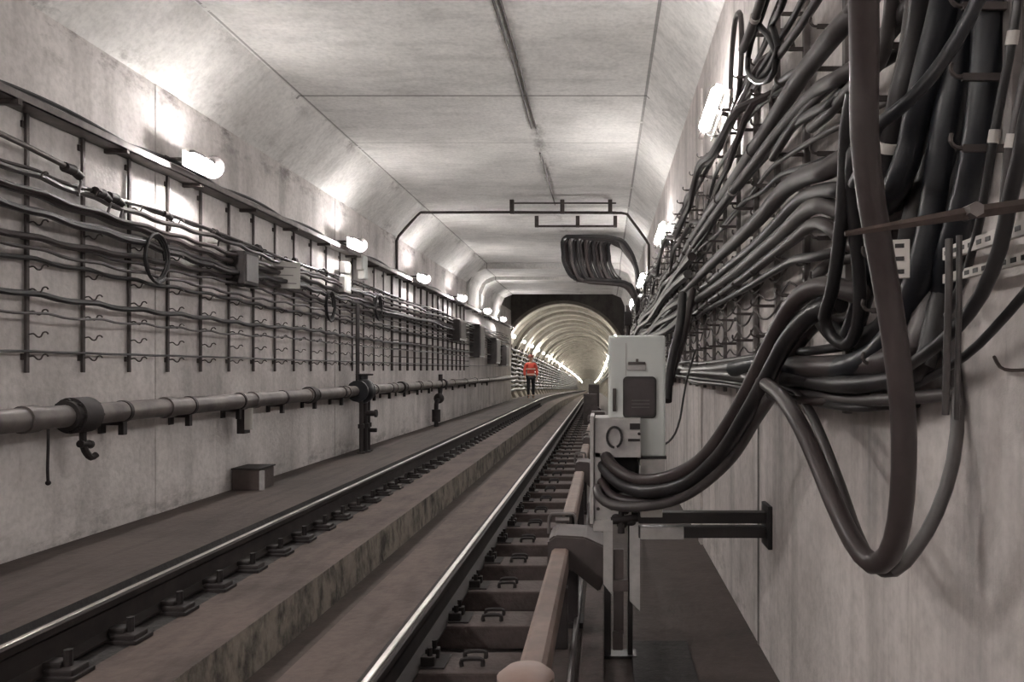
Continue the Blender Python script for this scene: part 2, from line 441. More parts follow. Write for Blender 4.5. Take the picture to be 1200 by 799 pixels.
# ------------------------------------------------------------------ left wall: brackets and hooks
def hookbm(L=.10):
    bm = bmesh.new()
    sweep(bm, spline([(0,0,0), (.03,0,.004), (.055,0,-.016), (.075,0,-.014), (.09,0,.012), (L+.012,0,.014), (L+.022,0,.002)], .01), .0052, 5)
    return bm
Hs = [1.22, .92, .64, .50, .36, .22, .08]
zl = lambda h: EYE+h
br = thing('cable_bracket', (XL, 4.64, zl(-.02)), 'x', 'cable bracket', 'upright hook brackets on the left wall')
bm = bmesh.new(); bx(bm, .012, .030, -.013, .013, 0, 1.66, bev=.003)
for z in (.1, .85, 1.55): bx(bm, 0, .014, -.026, .026, z-.02, z+.02)
obj('upright', bm, M['post'], br)
hb = obj('hook', hookbm(), M['post'], br, True, loc=(.034, 0, Hs[0]+.02))
for h in Hs[1:]:
    c = hb.copy(); col.objects.link(c); c.parent = br; c.location = (.034, 0, h+.02)
farb = None
k = 0; y = 4.64
while y < 19.2:
    k += 1
    lab = f'upright steel bracket with hooks on the left wall, {ordn(k)} from the camera'
    if k == 1: br['label'] = lab
    elif k <= 16: dup(br, (XL, y, zl(-.02)), lab)
    else:
        if farb is None:
            bm = bmesh.new(); bx(bm, 0, .036, -.020, .020, 0, 1.66)
            for h in Hs: bx(bm, .03, .14, -.006, .006, h+.012, h+.026)
            farb = tag(obj('cable_bracket', bm, M['post'], loc=(XL, y, zl(-.02))), lab, 'cable bracket', 'upright hook brackets on the left wall')
        else:
            c = farb.copy(); col.objects.link(c); c.location = (XL, y, zl(-.02)); c['label'] = lab
    y += .50
NB = 4.64
def leftcable(h, r, mat, label, sag=.03, wob=.03, y0=2.8, y1=27.5, x0=.085, drift=0., ph=0., group='cables on the left wall brackets'):
    pts = []; y = y0; rr = random.Random(label)
    a1, a2 = rr.uniform(0, 6), rr.uniform(0, 6); A = rr.uniform(.5, 1)
    while y < y1:
        u = ((y-NB)/.5) % 1.0
        s = -sag*4*u*(1-u)
        w = wob*A*(math.sin(y*1.1+a1)*.6 + math.sin(y*2.7+a2)*.35)
        lift = drift*max(0, 1-(y-4.4)/3.0)
        pts.append((XL+x0+.018*math.sin(y*1.9+a2)+r, y, zl(h)+s+w+lift)); y += .125 if y < 12 else .25
    return tag(tube('rack_cable', pts, r, mat, n=7, step=.2), label, 'cable', group)
L = [(1.245,.014,'rubber2','thin dusty cable near the top of the left wall brackets'),
 (1.18,.020,'rubber2','dusty grey cable just below the topmost on the left brackets'),
 (1.12,.018,'brown','brown cable, third from the top on the left brackets'),
 (1.06,.026,'brown','thick brown cable, fourth from the top on the left brackets'),
 (1.00,.022,'rubber2','thick dusty cable in the middle of the upper left bundle'),
 (.955,.024,'rubber','black cable crossing the middle of the upper left bundle'),
 (.90,.022,'brown','brown cable at the bottom of the upper left bundle'),
 (.83,.012,'rubber2','thin cable just below the upper left bundle'),
 (.74,.012,'rubber2','thin dark cable between upper bundle and middle of left brackets'),
 (.69,.016,'rubber','dark cable hung midway up the left brackets'),
 (.475,.020,'rubber','thick black cable sagging alone across the left brackets'),
 (.36,.009,'rubber2','thin cable just under the lone thick black one on the left'),
 (.115,.009,'rubber','lowest thin cable on the left brackets, taut')]
for i, (h, r, m, lab) in enumerate(L):
    leftcable(h, r, M[m], lab, sag=.022 if i != 12 else .004, wob=.032 if h > .8 else (.018 if h > .2 else .004), x0=.055+(i % 3)*.028,
              drift=(.02, .05, -.02, .05, -.02, .03, -.05, 0, .02, 0, 0, 0, 0)[i])
# conduit with couplings above the bundle
def jbox(loc, label, s=1.):
    r = thing('cable_coupling', loc, label, 'coupling', 'couplings on the upper left conduit')
    bm = bmesh.new(); cyl(bm, (0,-.075*s,0), (0,.0,0), .034*s, 12); ball(bm, (0,.0,0), .036*s); cyl(bm, (0,.0,0), (0,.07*s,-.025*s), .030*s, 12)
    obj('body', bm, M['iron'], r, True)
    bm = bmesh.new(); sweep(bm, spline([(0,.05*s,-.02*s), (0,.08*s,-.06*s), (0,.06*s,-.12*s), (0, .05*s, -.16*s)], .02), .010*s, 7)
    obj('gland_tail', bm, M['rubber2'], r, True)
    return r
lx = XL+.10
tag(tube('conduit', [(lx, 2.6, zl(1.46)), (lx, 3.6, zl(1.41)), (lx, 4.4, zl(1.375)), (lx, 4.85, zl(1.335))], .018, M['steel'], n=10), 'short straight grey conduit at the upper left edge ending in a black coupling', 'conduit')
jbox((lx, 4.93, zl(1.325)), 'black coupling at the end of the upper left conduit, nearest the camera')
jbox((lx, 5.22, zl(1.235)), 'black coupling on the left wall, first of a close pair')
jbox((lx, 5.36, zl(1.235)), 'black coupling on the left wall, second of a close pair')
pts = [(lx, 5.4, zl(1.235))] + [(lx+.01*math.sin(y), y, zl(1.24+.02*math.sin(y*1.3))) for y in yrange(5.8, 27, .5)]
tag(tube('conduit', pts, .014, M['rubber2'], n=8, step=.2), 'long thin conduit running from the paired couplings into the distance on the left', 'conduit')
for q, y in enumerate((6.0, 6.75, 7.6, 8.5, 9.4)):
    jbox((lx, y, zl(1.25)), f'small black coupling on the long left conduit, {("first","second","third","fourth","fifth")[q]} beyond the close pair', .75)
# cable loops hung on the brackets
for q, (y, h) in enumerate(((5.75, .86), (9.4, .8), (11.4, .95))):
    c = Vector((XL+.15, y, zl(h))); pts = []
    for turn in range(3):
        for a in range(8):
            t = a/8*2*PI
            pts.append(c + Vector((.012*turn, (.13+.01*turn)*math.cos(t), (.17+.012*turn)*math.sin(t))))
    tag(tube('cable_loop', pts, .011, M['rubber'], n=6, step=.05), f'coil of dark cable hung on the left brackets, {("nearest","second","third")[q]} of three', 'cable loop')

# upper left tray with cables on it
t = thing('cable_tray', (XL, 0, zl(1.60)), 'long dark steel cable tray along the top of the left wall brackets', 'cable tray')
bm = bmesh.new()
for (x0, x1, z0, z1) in ((.0, .16, 0, .008), (.0, .008, 0, .055), (.152, .16, 0, .055)): bx(bm, x0, x1, 1.5, 28.5, z0, z1)
obj('channel', bm, M['steel'], t)
y = 4.4; cb0 = obj('cross_bar', box(.0, .17, -.015, .015, -.03, .0), M['post'], t, loc=(0, y, 0))
while y < 23:
    y += 1.0; c = cb0.copy(); col.objects.link(c); c.parent = t; c.location = (0, y, 0)
for q, (xo, hh, r, m, lab) in enumerate(((.04, 1.635, .020, 'rubber2', 'dusty cable lying at the back of the upper left tray'),
      (.085, 1.64, .022, 'brown', 'brown cable lying in the middle of the upper left tray'),
      (.125, 1.632, .018, 'rubber3', 'pale grey cable lying at the front of the upper left tray'),
      (.07, 1.68, .015, 'rubber', 'loose dark cable bumping along on top of the upper left tray'))):
    pts = [(XL+xo+.008*math.sin(y*1.7+q), y, zl(hh)+abs(.02*math.sin(y*2.3+q))*(2 if q == 3 else .5)) for y in yrange(1.6, 28, .22)]
    tag(tube('tray_cable', pts, r, M[m], n=7, step=.3), lab, 'cable', 'cables lying in the upper left tray')

# ------------------------------------------------------------------ lamps
def lamp(name, loc, side, label, group, s=1., end_baffle=True):
    r = thing(name, loc, label, 'lamp', group)
    bm = bmesh.new(); bx(bm, -.30*side, -.285*side, -.03, .03, -.10*s, .05, bev=.004); bx(bm, -.29*side, 0, -.012, .012, .01, .035)
    obj('bracket', bm, M['post'], r)
    bm = bmesh.new(); bx(bm, -.02, .02, -.16*s, .16*s, .03, .055, bev=.006); bx(bm, -.015, .015, .12, .19, -.02, .055, bev=.004)
    obj('housing', bm, M['steel'], r, True)
    obj('added_wall_baffle', box(-.075*side, -.065*side, -.17, .17, -.075, .055, bev=.003), M['plate'], r)  # added plate that keeps the lamp from burning out the wall behind
    if end_baffle:
        bm = bmesh.new(); cyl(bm, (0,.165,0), (0,.18,0), .10, 20, r2=.07); obj('added_end_baffle', bm, M['black'], r, True)  # added disc cutting light beyond each lamp, to band the ceiling
    bm = bmesh.new(); cyl(bm, (0,-.12*s,-.0), (0,.12*s,-.0), .036, 16); ball(bm, (0,-.12*s,0), .034, (1,.8,1), 16, 8); ball(bm, (0,.12*s,0), .034, (1,.6,1), 16, 8)
    g = obj('diffuser', bm, M['lamp'], r, True); g['label'] = 'glowing white glass'
    return r
# the near lamps stand upright on brackets above the tray
lamp0 = lamp('tube_lamp', (XL+.30, 6.15, zl(1.72)), 1, 'glowing lamp above the tray on the left wall, nearest the camera', 'lamps along the left wall')
for q, y in enumerate((10.5, 14.4, 18.3, 22.3, 25.8)):
    dup(lamp0, (XL+.30, y*.95, zl(1.70-.005*q)), f'glowing lamp above the tray on the left wall, {ordn(q+2)} from the camera')
fillB = lamp('tube_lamp', (XL+.30, -7.3, zl(1.72)), 1, 'added fill lamp on the left wall beside or behind the camera, unseen', 'added fill lamps behind the camera', end_baffle=False)  # unseen lamps added as fill for the foreground and cabinet front
for y in (-5, -2.8, -.6, 1.8): dup(fillB, (XL+.30, y, zl(1.72)), 'added fill lamp on the left wall beside or behind the camera, unseen')
lampR = lamp('tube_lamp', (XR-.12, 4.75, zl(1.66)), -1, 'glowing lamp high on the right wall beside the cables, nearest the camera', 'lamps along the right wall', end_baffle=False)
lampR.rotation_euler = (math.radians(-55), math.radians(18), 0)
for q, y in enumerate((9.1, 13.9, 18.9)):
    dup(lampR, (XR-.12, y, zl(1.66)), f'glowing lamp high on the right wall, {ordn(q+2)} from the camera')
fillC = lamp('tube_lamp', (XR-.12, -7.3, zl(1.66)), -1, 'added fill lamp on the right wall beside or behind the camera, unseen', 'added fill lamps behind the camera', end_baffle=False)  # unseen fill added on the right side as well
for y in (-4.4,): dup(fillC, (XR-.12, y, zl(1.66)), 'added fill lamp on the right wall beside or behind the camera, unseen')
# small round bulbs in the round tunnel
bulb = None; n_l = 0
y = 30.2
while y < 236:
    dx, dz = off(y)
    for side in (-1, 1):
        if bulb is None:
            bulb = thing('tunnel_lamp', (0,0,0), 'x', 'lamp')
            obj('globe', ball(bmesh.new(), (0,0,0), .06, u=10, v=6), M['bulb'], bulb, True)
            obj('bracket', box(-.02, .02, -.02, .02, -.2, -.075), M['post'], bulb); b = bulb
        else: b = dup(bulb, (0,0,0))
        b.location = (CX+dx+side*2.06, y, CZ+dz+1.22)
        sd = 'left' if side < 0 else 'right'
        n_l = int((y-30.2)/4+1.01)
        if n_l <= 12: b['label'] = f'small glowing lamp on the {sd} side of the round tunnel, {ordn(n_l)} from its mouth'; b['group'] = f'near lamps on the {sd} of the round tunnel'
        else: b['label'] = f'tiny glowing lamp far down the {sd} side of the round tunnel'; b['group'] = f'far lamps on the {sd} of the round tunnel'
    y += 4.0 if y < 120 else 7.0

for q in range(13):
    rel = .75 - .19*q; sd = -1 if q < 10 else 1
    if sd > 0: rel = .8 - .3*(q-10)
    pts = []
    for y in yrange(29.4, 150, 1.2):
        dx, dz = off(y); pts.append((CX+dx+sd*(math.sqrt(CR*CR-(rel+.05)**2)-.17), y, CZ+dz+rel+.03*math.sin(y*2.1+q)))
    tag(tube('rack_cable', pts, .055, M['black'], n=6, step=1.3), (f'dim cable run along the left side of the round tunnel, {ordn(q+1)} from the top'.replace('nearest', 'first') if sd < 0 else
        f'dim cable run along the right side of the round tunnel, {ordn(q-9)} from the top'.replace('nearest', 'first')), 'cable', 'cables along the sides of the round tunnel')
fr = None
for q in range(30):
    y = 29.6 + q*1.5; dx, dz = off(y)
    if fr is None:
        pts = [Vector((-math.sqrt(CR*CR-r_*r_)+.10, 0, r_)) for r_ in (.95,.6,.3,0,-.2,-.4)]
        fr = tag(obj('cable_bracket', sweep(bmesh.new(), pts, .035, 5), M['black']), 'x', 'cable bracket', 'curved brackets on the left side of the round tunnel'); c = fr
    else: c = fr.copy(); col.objects.link(c)
    c.location = (CX+dx, y, CZ+dz); c['label'] = f'curved bracket on the left side of the round tunnel, {ordn(q+1)} from its mouth'

# ------------------------------------------------------------------ left wall: plates, boxes, pipes
def sign(loc, w, h, label, lines=3):
    r = thing('notice_board', loc, label, 'notice board')
    obj('board', box(0, .012, -w/2, w/2, -h/2, h/2, bev=.003), M['plate'], r)
    bm = bmesh.new()
    for k in range(lines):
        z = h*.3 - k*h*.6/max(1, lines-1); bx(bm, .012, .0135, -w*.36, w*(.36 - .12*(k % 2)), z-.006, z+.006)
    obj('faded_lines', bm, M['ink'], r)
    return r
b = sign((XL+.16, 8.12, zl(1.03)), .27, .29, 'pale rectangular notice board with faded lines fixed to the left brackets'); b.rotation_euler = (0, 0, -1.2)
bb = thing('junction_box', (XL+.10, 7.25, zl(.98)), 'dark box behind crossing cables on the left wall', 'junction box')
obj('body', box(-.09, .09, -.15, .15, -.16, .16, bev=.012), M['iron'], bb); obj('lid', box(.09, .10, -.12, .12, -.13, .13, bev=.004), M['rubber2'], bb)
for q, (px, py, s, lab) in enumerate(((405, 314, .10, 'small pale junction box under the second left lamp, upper one'), (405, 334, .13, 'small pale junction box under the second left lamp, lower one'),
        (425, 308, .14, 'bright white square box right beneath the second left lamp'), (426, 321, .10, 'small white tilted box under the bright square box'))):
    X = XL+.14; d = F*X/(px-VX)
    r = thing('junction_box', (X, d, EYE-(py-VY)/F*d), lab, 'junction box')
    obj('body', box(-.05, .03, -s*.9, s*.9, -s*.8, s*.8, bev=.01), M['plate'], r); obj('lid', box(.03, .04, -s*.75, s*.75, -s*.65, s*.65, bev=.004), M['white'], r)
# down conduit
tag(tube('down_pipe', [(XL+.17, 10.42, zl(.92)), (XL+.17, 10.42, zl(.4)), (XL+.17, 10.42, zl(-.2))], .028, M['iron'], n=12), 'black vertical pipe on the left wall dropping to the valve', 'pipe')

# water pipe
pz = lambda y: zl(-.30 - .0*y)
wp = thing('water_pipe', (XL+.16, 0, pz(0)), 'long dark horizontal water pipe along the left wall', 'pipe')
obj('pipe_run', cyl(bmesh.new(), (0,1.5,0), (0,28.8,0), .072, 20), M['pipe'], wp, True)
for y in (4.47, 5.9, 7.1, 7.35, 8.7, 10.0, 12.3, 14, 17, 20): obj('coupling', cyl(bmesh.new(), (0,y-.05,0), (0,y+.05,0), .084, 20), M['pipe'], wp, True)
bm = bmesh.new(); cyl(bm, (0,4.82,0), (0,4.98,0), .118, 24); cyl(bm, (0,4.78,0), (0,4.82,0), .098, 24)
for a in range(8): cyl(bm, (.1*math.cos(a*PI/4), 4.80, .1*math.sin(a*PI/4)), (.1*math.cos(a*PI/4), 5.0, .1*math.sin(a*PI/4)), .012, 6)
obj('flange', bm, M['iron'], wp, True)
for y in (8.75, 12.7, 16.0):
    bm = bmesh.new(); cyl(bm, (0,y-.06,0), (0,y+.06,0), .10, 20); obj('flange', bm, M['iron'], wp, True)
sup = None
for q, y in enumerate((5.35, 6.2, 7.05, 8.0, 8.9, 9.8, 11.2, 12.0, 12.9, 13.8, 14.7, 15.6, 17, 18.5, 20, 22)):
    if sup is None:
        sup = thing('pipe_support', (XL, y, pz(0)), 'x', 'pipe support', 'short supports under the left water pipe')
        bm = bmesh.new(); bx(bm, 0, .17, -.022, .022, -.10, -.070); bx(bm, 0, .02, -.03, .03, -.16, -.05); bx(bm, .14, .18, -.022, .022, -.17, -.075, bev=.004)
        obj('arm', bm, M['iron'], sup)
        obj('strap', cyl(bmesh.new(), (.16,-.016,0), (.16,.016,0), .079, 20), M['iron'], sup, True); s_ = sup
    else: s_ = dup(sup, (XL, y, pz(0)))
    s_['label'] = f'short black support under the left water pipe, {ordn(q+1)} from the camera'
# near hanging bits
h = thing('hose_valve', (XL+.17, 4.93, pz(0)-.11), 'black curved hose valve hanging under the flange of the left water pipe', 'valve')
bm = bmesh.new(); sweep(bm, spline([(0,0,0), (0,.0,-.07), (.0,.02,-.13), (.01,.06,-.18), (.02,.10,-.165)], .02), .022, 8); cyl(bm, (0,-.03,-.08), (0,.05,-.09), .026, 10); obj('body', bm, M['iron'], h, True)
bm = bmesh.new(); cyl(bm, (.0,.05,-.09), (.0,.075,-.095), .028, 12); obj('handwheel', bm, M['black'], h, True)
h = thing('hanging_rod', (XL+.17, 4.62, pz(0)-.07), 'thin dark rod hanging below the left water pipe near the left edge', 'rod')
bm = bmesh.new(); sweep(bm, spline([(0,0,0), (0,.0,-.12), (0,-.005,-.25), (0,.0,-.33)], .04), .009, 6); obj('rod', bm, M['iron'], h, True)
obj('knob', ball(bmesh.new(), (0,0,-.335), .016), M['iron'], h, True)
h = thing('tag_holder', (XL+.13, 7.25, pz(0)-.19), 'small black holder with a white plate hanging under the left water pipe', 'tag')
obj('holder', box(-.045, .03, -.09, .03, -.13, .12, bev=.006), M['iron'], h); obj('tag_plate', box(.03, .11, -.09, -.08, -.09, .12, bev=.002), M['plate'], h)['label'] = 'white plate'
h = thing('low_box', (XL+.02, 7.35, .25), 'low dark box with a pale edge strip standing on the left walkway against the wall', 'box')
bm = bmesh.new(); bx(bm, 0, .27, -.16, .16, 0, .20, bev=.008); obj('case', bm, M['rfloor'], h)
obj('lid', box(-.0, .285, -.17, .17, .20, .215, bev=.003), M['near_black'], h)
obj('edge_strip', box(.27, .31, -.165, -.13, 0, .19, bev=.004), M['grey'], h)
# hydrant valve group
v = thing('hydrant_valve', (XL+.22, 10.5, .25), 'tall black hydrant valve assembly joined to the left water pipe below the vertical pipe', 'valve')
ph = pz(0)-.25
bm = bmesh.new(); cyl(bm, (-.02,-.17,ph), (-.02,.17,ph), .125, 16); ball(bm, (0,0,ph), .16, (1,1,1.15)); cyl(bm, (0,0,ph), (0,0,ph+.22), .07, 12); cyl(bm, (-.02,-.19,ph), (-.02,-.15,ph), .15, 16); cyl(bm, (-.02,.15,ph), (-.02,.19,ph), .15, 16)
obj('valve_body', bm, M['blue'], v, True)
bm = bmesh.new(); sweep(bm, [Vector((.02+.11*math.cos(a*PI/8), .11*math.sin(a*PI/8), ph+.23)) for a in range(17)], .013, 8, False)
for a in range(4): cyl(bm, (.02,0,ph+.23), (.02+.11*math.cos(a*PI/2), .11*math.sin(a*PI/2), ph+.23), .008, 6)
obj('handwheel', bm, M['iron'], v, True)
for (yy, rr) in ((-.14, .028), (.02, .042), (.17, .03)):
    bm = bmesh.new(); cyl(bm, (.02, yy, 0), (.02, yy, ph), rr, 12); cyl(bm, (.02, yy, 0), (.02, yy, .02), rr*2, 12); cyl(bm, (.02, yy, .35), (.02, yy, .41), rr*1.6, 12); obj('riser', bm, M['iron'], v, True)
bm = bmesh.new(); cyl(bm, (.02,.02,.55), (.16,.02,.55), .04, 12); cyl(bm, (.16,.02,.55), (.19,.02,.55), .055, 12); cyl(bm, (.02,.17,.30), (.14,.17,.30), .03, 12); obj('outlet', bm, M['iron'], v, True)
v2 = thing('drain_valve', (XL+.18, 15.4, .25), 'small black valve with bent outlet standing under the left water pipe, beyond the hydrant', 'valve')
bm = bmesh.new(); sweep(bm, spline([(0,.25,ph+.2), (0,.25,ph-.12), (0,.1,ph-.3), (0,-.1,ph-.36), (0,-.15,.35), (0,-.15,0)], .08), .045, 10); obj('bent_pipe', bm, M['iron'], v2, True)
bm = bmesh.new(); ball(bm, (0,.1,ph-.3), .11); cyl(bm, (0,-.15,.1), (0,-.15,.35), .09, 12); obj('valve_body', bm, M['iron'], v2, True)
# distant equipment on the left wall
for q, (y, z, hh, w) in enumerate(((17.6, 2.35, .5, .7), (20.4, 2.2, .9, .8), (23.5, 2.0, .8, .9), (25.8, 1.9, .7, .7))):
    r = thing('equipment_cabinet', (XL, y, z), f'dim dark equipment cabinet far along the left wall, {ordn(q+1)} of four', 'cabinet', 'distant cabinets on the left wall')
    obj('body', box(0, .28, -w/2, w/2, -hh/2, hh/2, bev=.02), M['rubber2'], r); obj('door', box(.28, .295, -w/2+.04, w/2-.04, -hh/2+.05, hh/2-.05, bev=.005), M['post'], r)

# ------------------------------------------------------------------ ceiling fittings
for q, xo in enumerate((-.835, -.785)):
    tag(tube('overhead_cable', [(xo + .006*math.sin(y*2+q), y, 4.23-.012) for y in yrange(-2, 8.6, .5)], .011, M['post'], n=6, step=.3),
        ('thin cable clipped along the ceiling, left of the close pair', 'thin cable clipped along the ceiling, right of the close pair')[q], 'cable')
tag(tube('overhead_cable', [(-.83+.004*math.sin(y*2), y, 4.23-.012) for y in yrange(9.6, 12.6, .5)], .012, M['steel'], n=6, step=.3), 'short pale cable on the ceiling just before the arched conduit', 'cable')
d = 12.9
ap = [P(465, 326, d), P(465, 282, d), P(467, 277, d), P(488, 253, d), P(493, 249, d), P(600, 248.5, d), P(728, 249.5, d), P(735, 251, d), P(757, 281, d-.0), P(760.5, 287, d), P(760, 330, d)]
for p in ap: p.z = min(p.z, 4.2)
def poly_tube(name, pts, r, mat, n=8):
    return obj(name, sweep(bmesh.new(), [Vector(p) for p in pts], r, n), mat, None, True)
tag(poly_tube('arched_conduit', ap, .024, M['post']), 'dark conduit bent along wall, haunch and ceiling across the whole tunnel', 'conduit')
# hanging ladder frames
def ladder(y, x0, x1, z0, z1, xs, label):
    r = thing('hanging_tray', (0, y, 4.23), label, 'ceiling frame')
    bm = bmesh.new(); cyl(bm, (x0, 0, z0-4.23), (x1, 0, z0-4.23), .022, 8); obj('lower_bar', bm, M['post'], r, True)
    if z1: obj('upper_bar', cyl(bmesh.new(), (x0, 0, z1-4.23), (x1, 0, z1-4.23), .014, 8), M['post'], r, True)
    for x in xs: obj('hanger', box(x-.035, x+.035, -.04, .04, z0-4.23-.02, 0, bev=.006), M['post'], r)
    return r
d1 = 12.3
ladder(d1, P(600,0,d1).x, P(722,0,d1).x, P(0,249,d1).z, P(0,238,d1).z, [P(x,0,d1).x for x in (600, 659, 715)], 'dark hanging frame with three hangers under the ceiling at the arched conduit')
d2 = 13.6
ladder(d2, P(629,0,d2).x, P(722,0,d2).x, P(0,265,d2).z, None, [P(x,0,d2).x for x in (629, 677, 721)], 'lower frame hanging from the ceiling just behind the arched conduit')
# cable coil under the ceiling
NC = 19
for q in range(NC):
    u = q/(NC-1); X = -.84 + .92*u; y = 14.9 + .25*u + .06*(q%3)
    zt, zb = 4.10-.05*abs(u-.2)-.02*(q%3), 3.24-.04*math.sin(u*PI)-.02*(q%2)
    xr = .62 + .08*(q % 3)/3
    bul = .05*math.sin(q*2.1)
    pts = [(.70, y+.3, 3.0-.02*q), (.66, y+.1, 3.45), (.50-.03*(q%4), y, 3.84), (.22, y, zt-.03), (min(.15, X+.2), y, zt), (X+.06, y, zt-.02), (X+.0, y, zt-.12), (X+.02+bul*.3, y-.05, zt-.35), (X+.03+bul*.5, y-.08, (zt+zb)/2-.08), (X+.14+bul*.3, y-.05, zb+.10), (X+.24, y, zb+.02), (min(.32, X+.34), y+.05, zb), (.42, y+.1, zb-.06), (.62, y+.2, zb-.26-.02*(q%4)), (.70, y+.3, 2.7-.02*q)]
    tag(tube('hanging_cable', pts, (.034 if q % 3 else .040), M[('rubber','brown','rubber','rubber2')[q % 4]], n=8, step=.08),
        f'dark cable turn in the coil hanging under the ceiling, {("leftmost" if q==0 else ordn(q+1))} from the left', 'cable', 'cable turns of the coil under the ceiling')

# ------------------------------------------------------------------ right wall brackets
def armbm(L=.09):
    bm = bmesh.new(); bx(bm, -L, 0, -.004, .004, -.007, .007)
    sweep(bm, spline([(-L+.01,0,0), (-L-.012,0,.002), (-L-.022,0,.014), (-L-.02,0,.028)], .006), .0045, 6)
    return bm
HR = [1.50-.135*i for i in range(12)]
rb = thing('cable_rack', (XR, 1.62, zl(-.14)), 'x', 'cable rack', 'upright racks with arms on the right wall')
bm = bmesh.new(); bx(bm, -.036, -.012, -.016, .016, 0, 1.72, bev=.003); bx(bm, -.014, 0, -.024, .024, .1, .16); bx(bm, -.014, 0, -.024, .024, 1.6, 1.66)
obj('upright', bm, M['steel'], rb)
a0 = obj('arm', armbm(), M['post'], rb, False, loc=(-.03, 0, HR[0]+.14))
for h_ in HR[1:]:
    c = a0.copy(); col.objects.link(c); c.parent = rb; c.location = (-.03, 0, h_+.14)
k = 0; y = 1.41
ys_r = []
while y < 22:
    k += 1; lab = f'upright rack with arms on the right wall, {ordn(k)} from the camera'
    if k == 1:
        rb['label'] = lab; rb.location.y = y; keep = rb
    elif k == 2:
        rb2 = dup(rb, (XR, y, zl(-.14)), lab)
        # the nearest rack ends higher up the wall
        for ch in list(rb.children):
            if ch.name.startswith('arm') and ch.location.z < .55: bpy.data.objects.remove(ch)
        up = [c for c in rb.children if c.name.startswith('upright')][0]
        up.data = up.data.copy()
        for v_ in up.data.vertices:
            if v_.co.z < .5: v_.co.z = .5
        rb = rb2
    else: dup(rb, (XR, y, zl(-.14)), lab)
    ys_r.append(y); y += .48 if y < 10 else .8

# ------------------------------------------------------------------ right wall cables
def rc(pts, r, mat, label, n=10, ties=(), name='power_cable', cat='cable', step=.05, tiemat='tie'):
    rm = max(r) if isinstance(r, (list, tuple)) else r
    Q = []
    for p in pts:
        p = Vector(p); p.x = min(p.x, XR-rm-.004); Q.append(p)
    return tag(tube(name, Q, r, M[mat], n=n, step=step, ties=ties, tiemat=tiemat), label, cat)
# big foreground hose
rc([P(1010,-60,1.16), P(1012,0,1.2), P(1013,80,1.25), P(1013,160,1.28), P(1022,240,1.32), P(1036,320,1.36), P(1049,400,1.38), P(1058,480,1.40), P(1059,550,1.42), P(1054,610,1.46), P(1042,650,1.52), P(1022,660,1.60), P(1000,635,1.68), P(978,590,1.76), P(955,535,1.9), P(932,488,2.02), P(908,457,2.3), P(880,443,2.9), P(840,438,4.1), P(800,436,5.9)],
   (.0245, .0205), 'brown', 'thickest cable, hanging in a long loop in the right foreground', n=18)
rc([P(1090,395,1.75), P(1110,370,1.72), P(1130,400,1.68), P(1126,470,1.64), P(1117,540,1.6), P(1098,600,1.58), P(1073,643,1.58), P(1048,668,1.58), P(1024,662,1.66), P(1004,625,1.8), P(985,570,1.95), P(962,510,2.15), P(945,475,2.4), P(925,455,2.7), P(880,446,3.5), P(830,440,5.)],
   .0145, 'rubber2', 'slimmer cable sagging behind the thickest one in the same loop')
# pairs to the lower cabinet
rc([P(1010,345,2.0), P(965,335,2.15), P(935,350,2.3), P(912,385,2.45), P(885,440,2.65), P(855,495,2.9), P(820,540,3.1), P(780,560,3.3), P(745,562,3.45), P(722,550,3.52), P(712,538,3.6), P(708,530,3.7)], .030, 'brown', 'thick cable swooping into the grey housing, upper left of the four')
rc([P(985,355,2.1), P(955,365,2.2), P(925,395,2.35), P(900,440,2.5), P(872,490,2.7), P(842,535,2.95), P(805,566,3.15), P(765,576,3.3), P(735,572,3.45), P(718,560,3.52), P(708,548,3.6), P(704,540,3.7)], .029, 'rubber', 'black cable swooping into the grey housing, second from above')
rc([P(1000,375,2.25), P(965,372,2.35), P(936,400,2.5), P(905,450,2.65), P(872,508,2.85), P(835,552,3.1), P(795,579,3.3), P(755,588,3.42), P(728,586,3.5), P(712,578,3.55), P(706,566,3.62), P(704,560,3.7)], .027, 'brown', 'cable swooping into the grey housing, third from above')
rc([P(905,462,2.5), P(885,492,2.7), P(858,535,2.9), P(820,570,3.1), P(785,588,3.25), P(745,594,3.36), P(718,592,3.42), P(703,582,3.48), P(700,572,3.58)], .023, 'rubber2', 'lowest cable swooping past the grey housing')
# cluster upper right
rc([P(1085,-60,1.55), P(1082,0,1.6), P(1072,60,1.66), P(1058,110,1.7), P(1048,150,1.75), P(1040,190,1.8), P(1052,235,1.85), P(1075,238,1.9), P(1090,215,1.95)], .030, 'rubber', 'black cable with a bend at the left of the upper right cluster', n=14, ties=(.62,))
rc([P(1112,-60,1.45), P(1108,0,1.5), P(1093,60,1.55), P(1078,120,1.6), P(1068,170,1.66), P(1052,215,1.7), P(1036,245,1.9), P(1024,300,2.0), P(1010,350,2.1), P(995,395,2.2), P(978,385,2.3), P(962,350,2.4)], .031, 'blue', 'bluish-black cable, second from the left in the upper right cluster', n=14)
rc([P(1135,-60,1.46), P(1132,0,1.5), P(1124,60,1.55), P(1112,130,1.58), P(1102,200,1.62), P(1092,270,1.66), P(1076,330,1.70), P(1058,375,1.78), P(1030,412,1.9), P(990,430,2.1), P(945,430,2.4), P(900,425,2.8), P(860,432,3.2)], .034, 'blue', 'thick bluish cable at the middle of the cluster bending into the horizontal bundle', n=14)
rc([P(1152,-60,1.5), P(1150,0,1.52), P(1145,70,1.56), P(1134,140,1.6), P(1120,210,1.62), P(1104,270,1.66), P(1090,320,1.7), P(1078,370,1.78), P(1055,415,1.9), P(1010,442,2.1), P(950,443,2.4), P(890,440,2.9)], .033, 'rubber', 'thick black cable at the right of the cluster bending into the horizontal bundle', n=14)
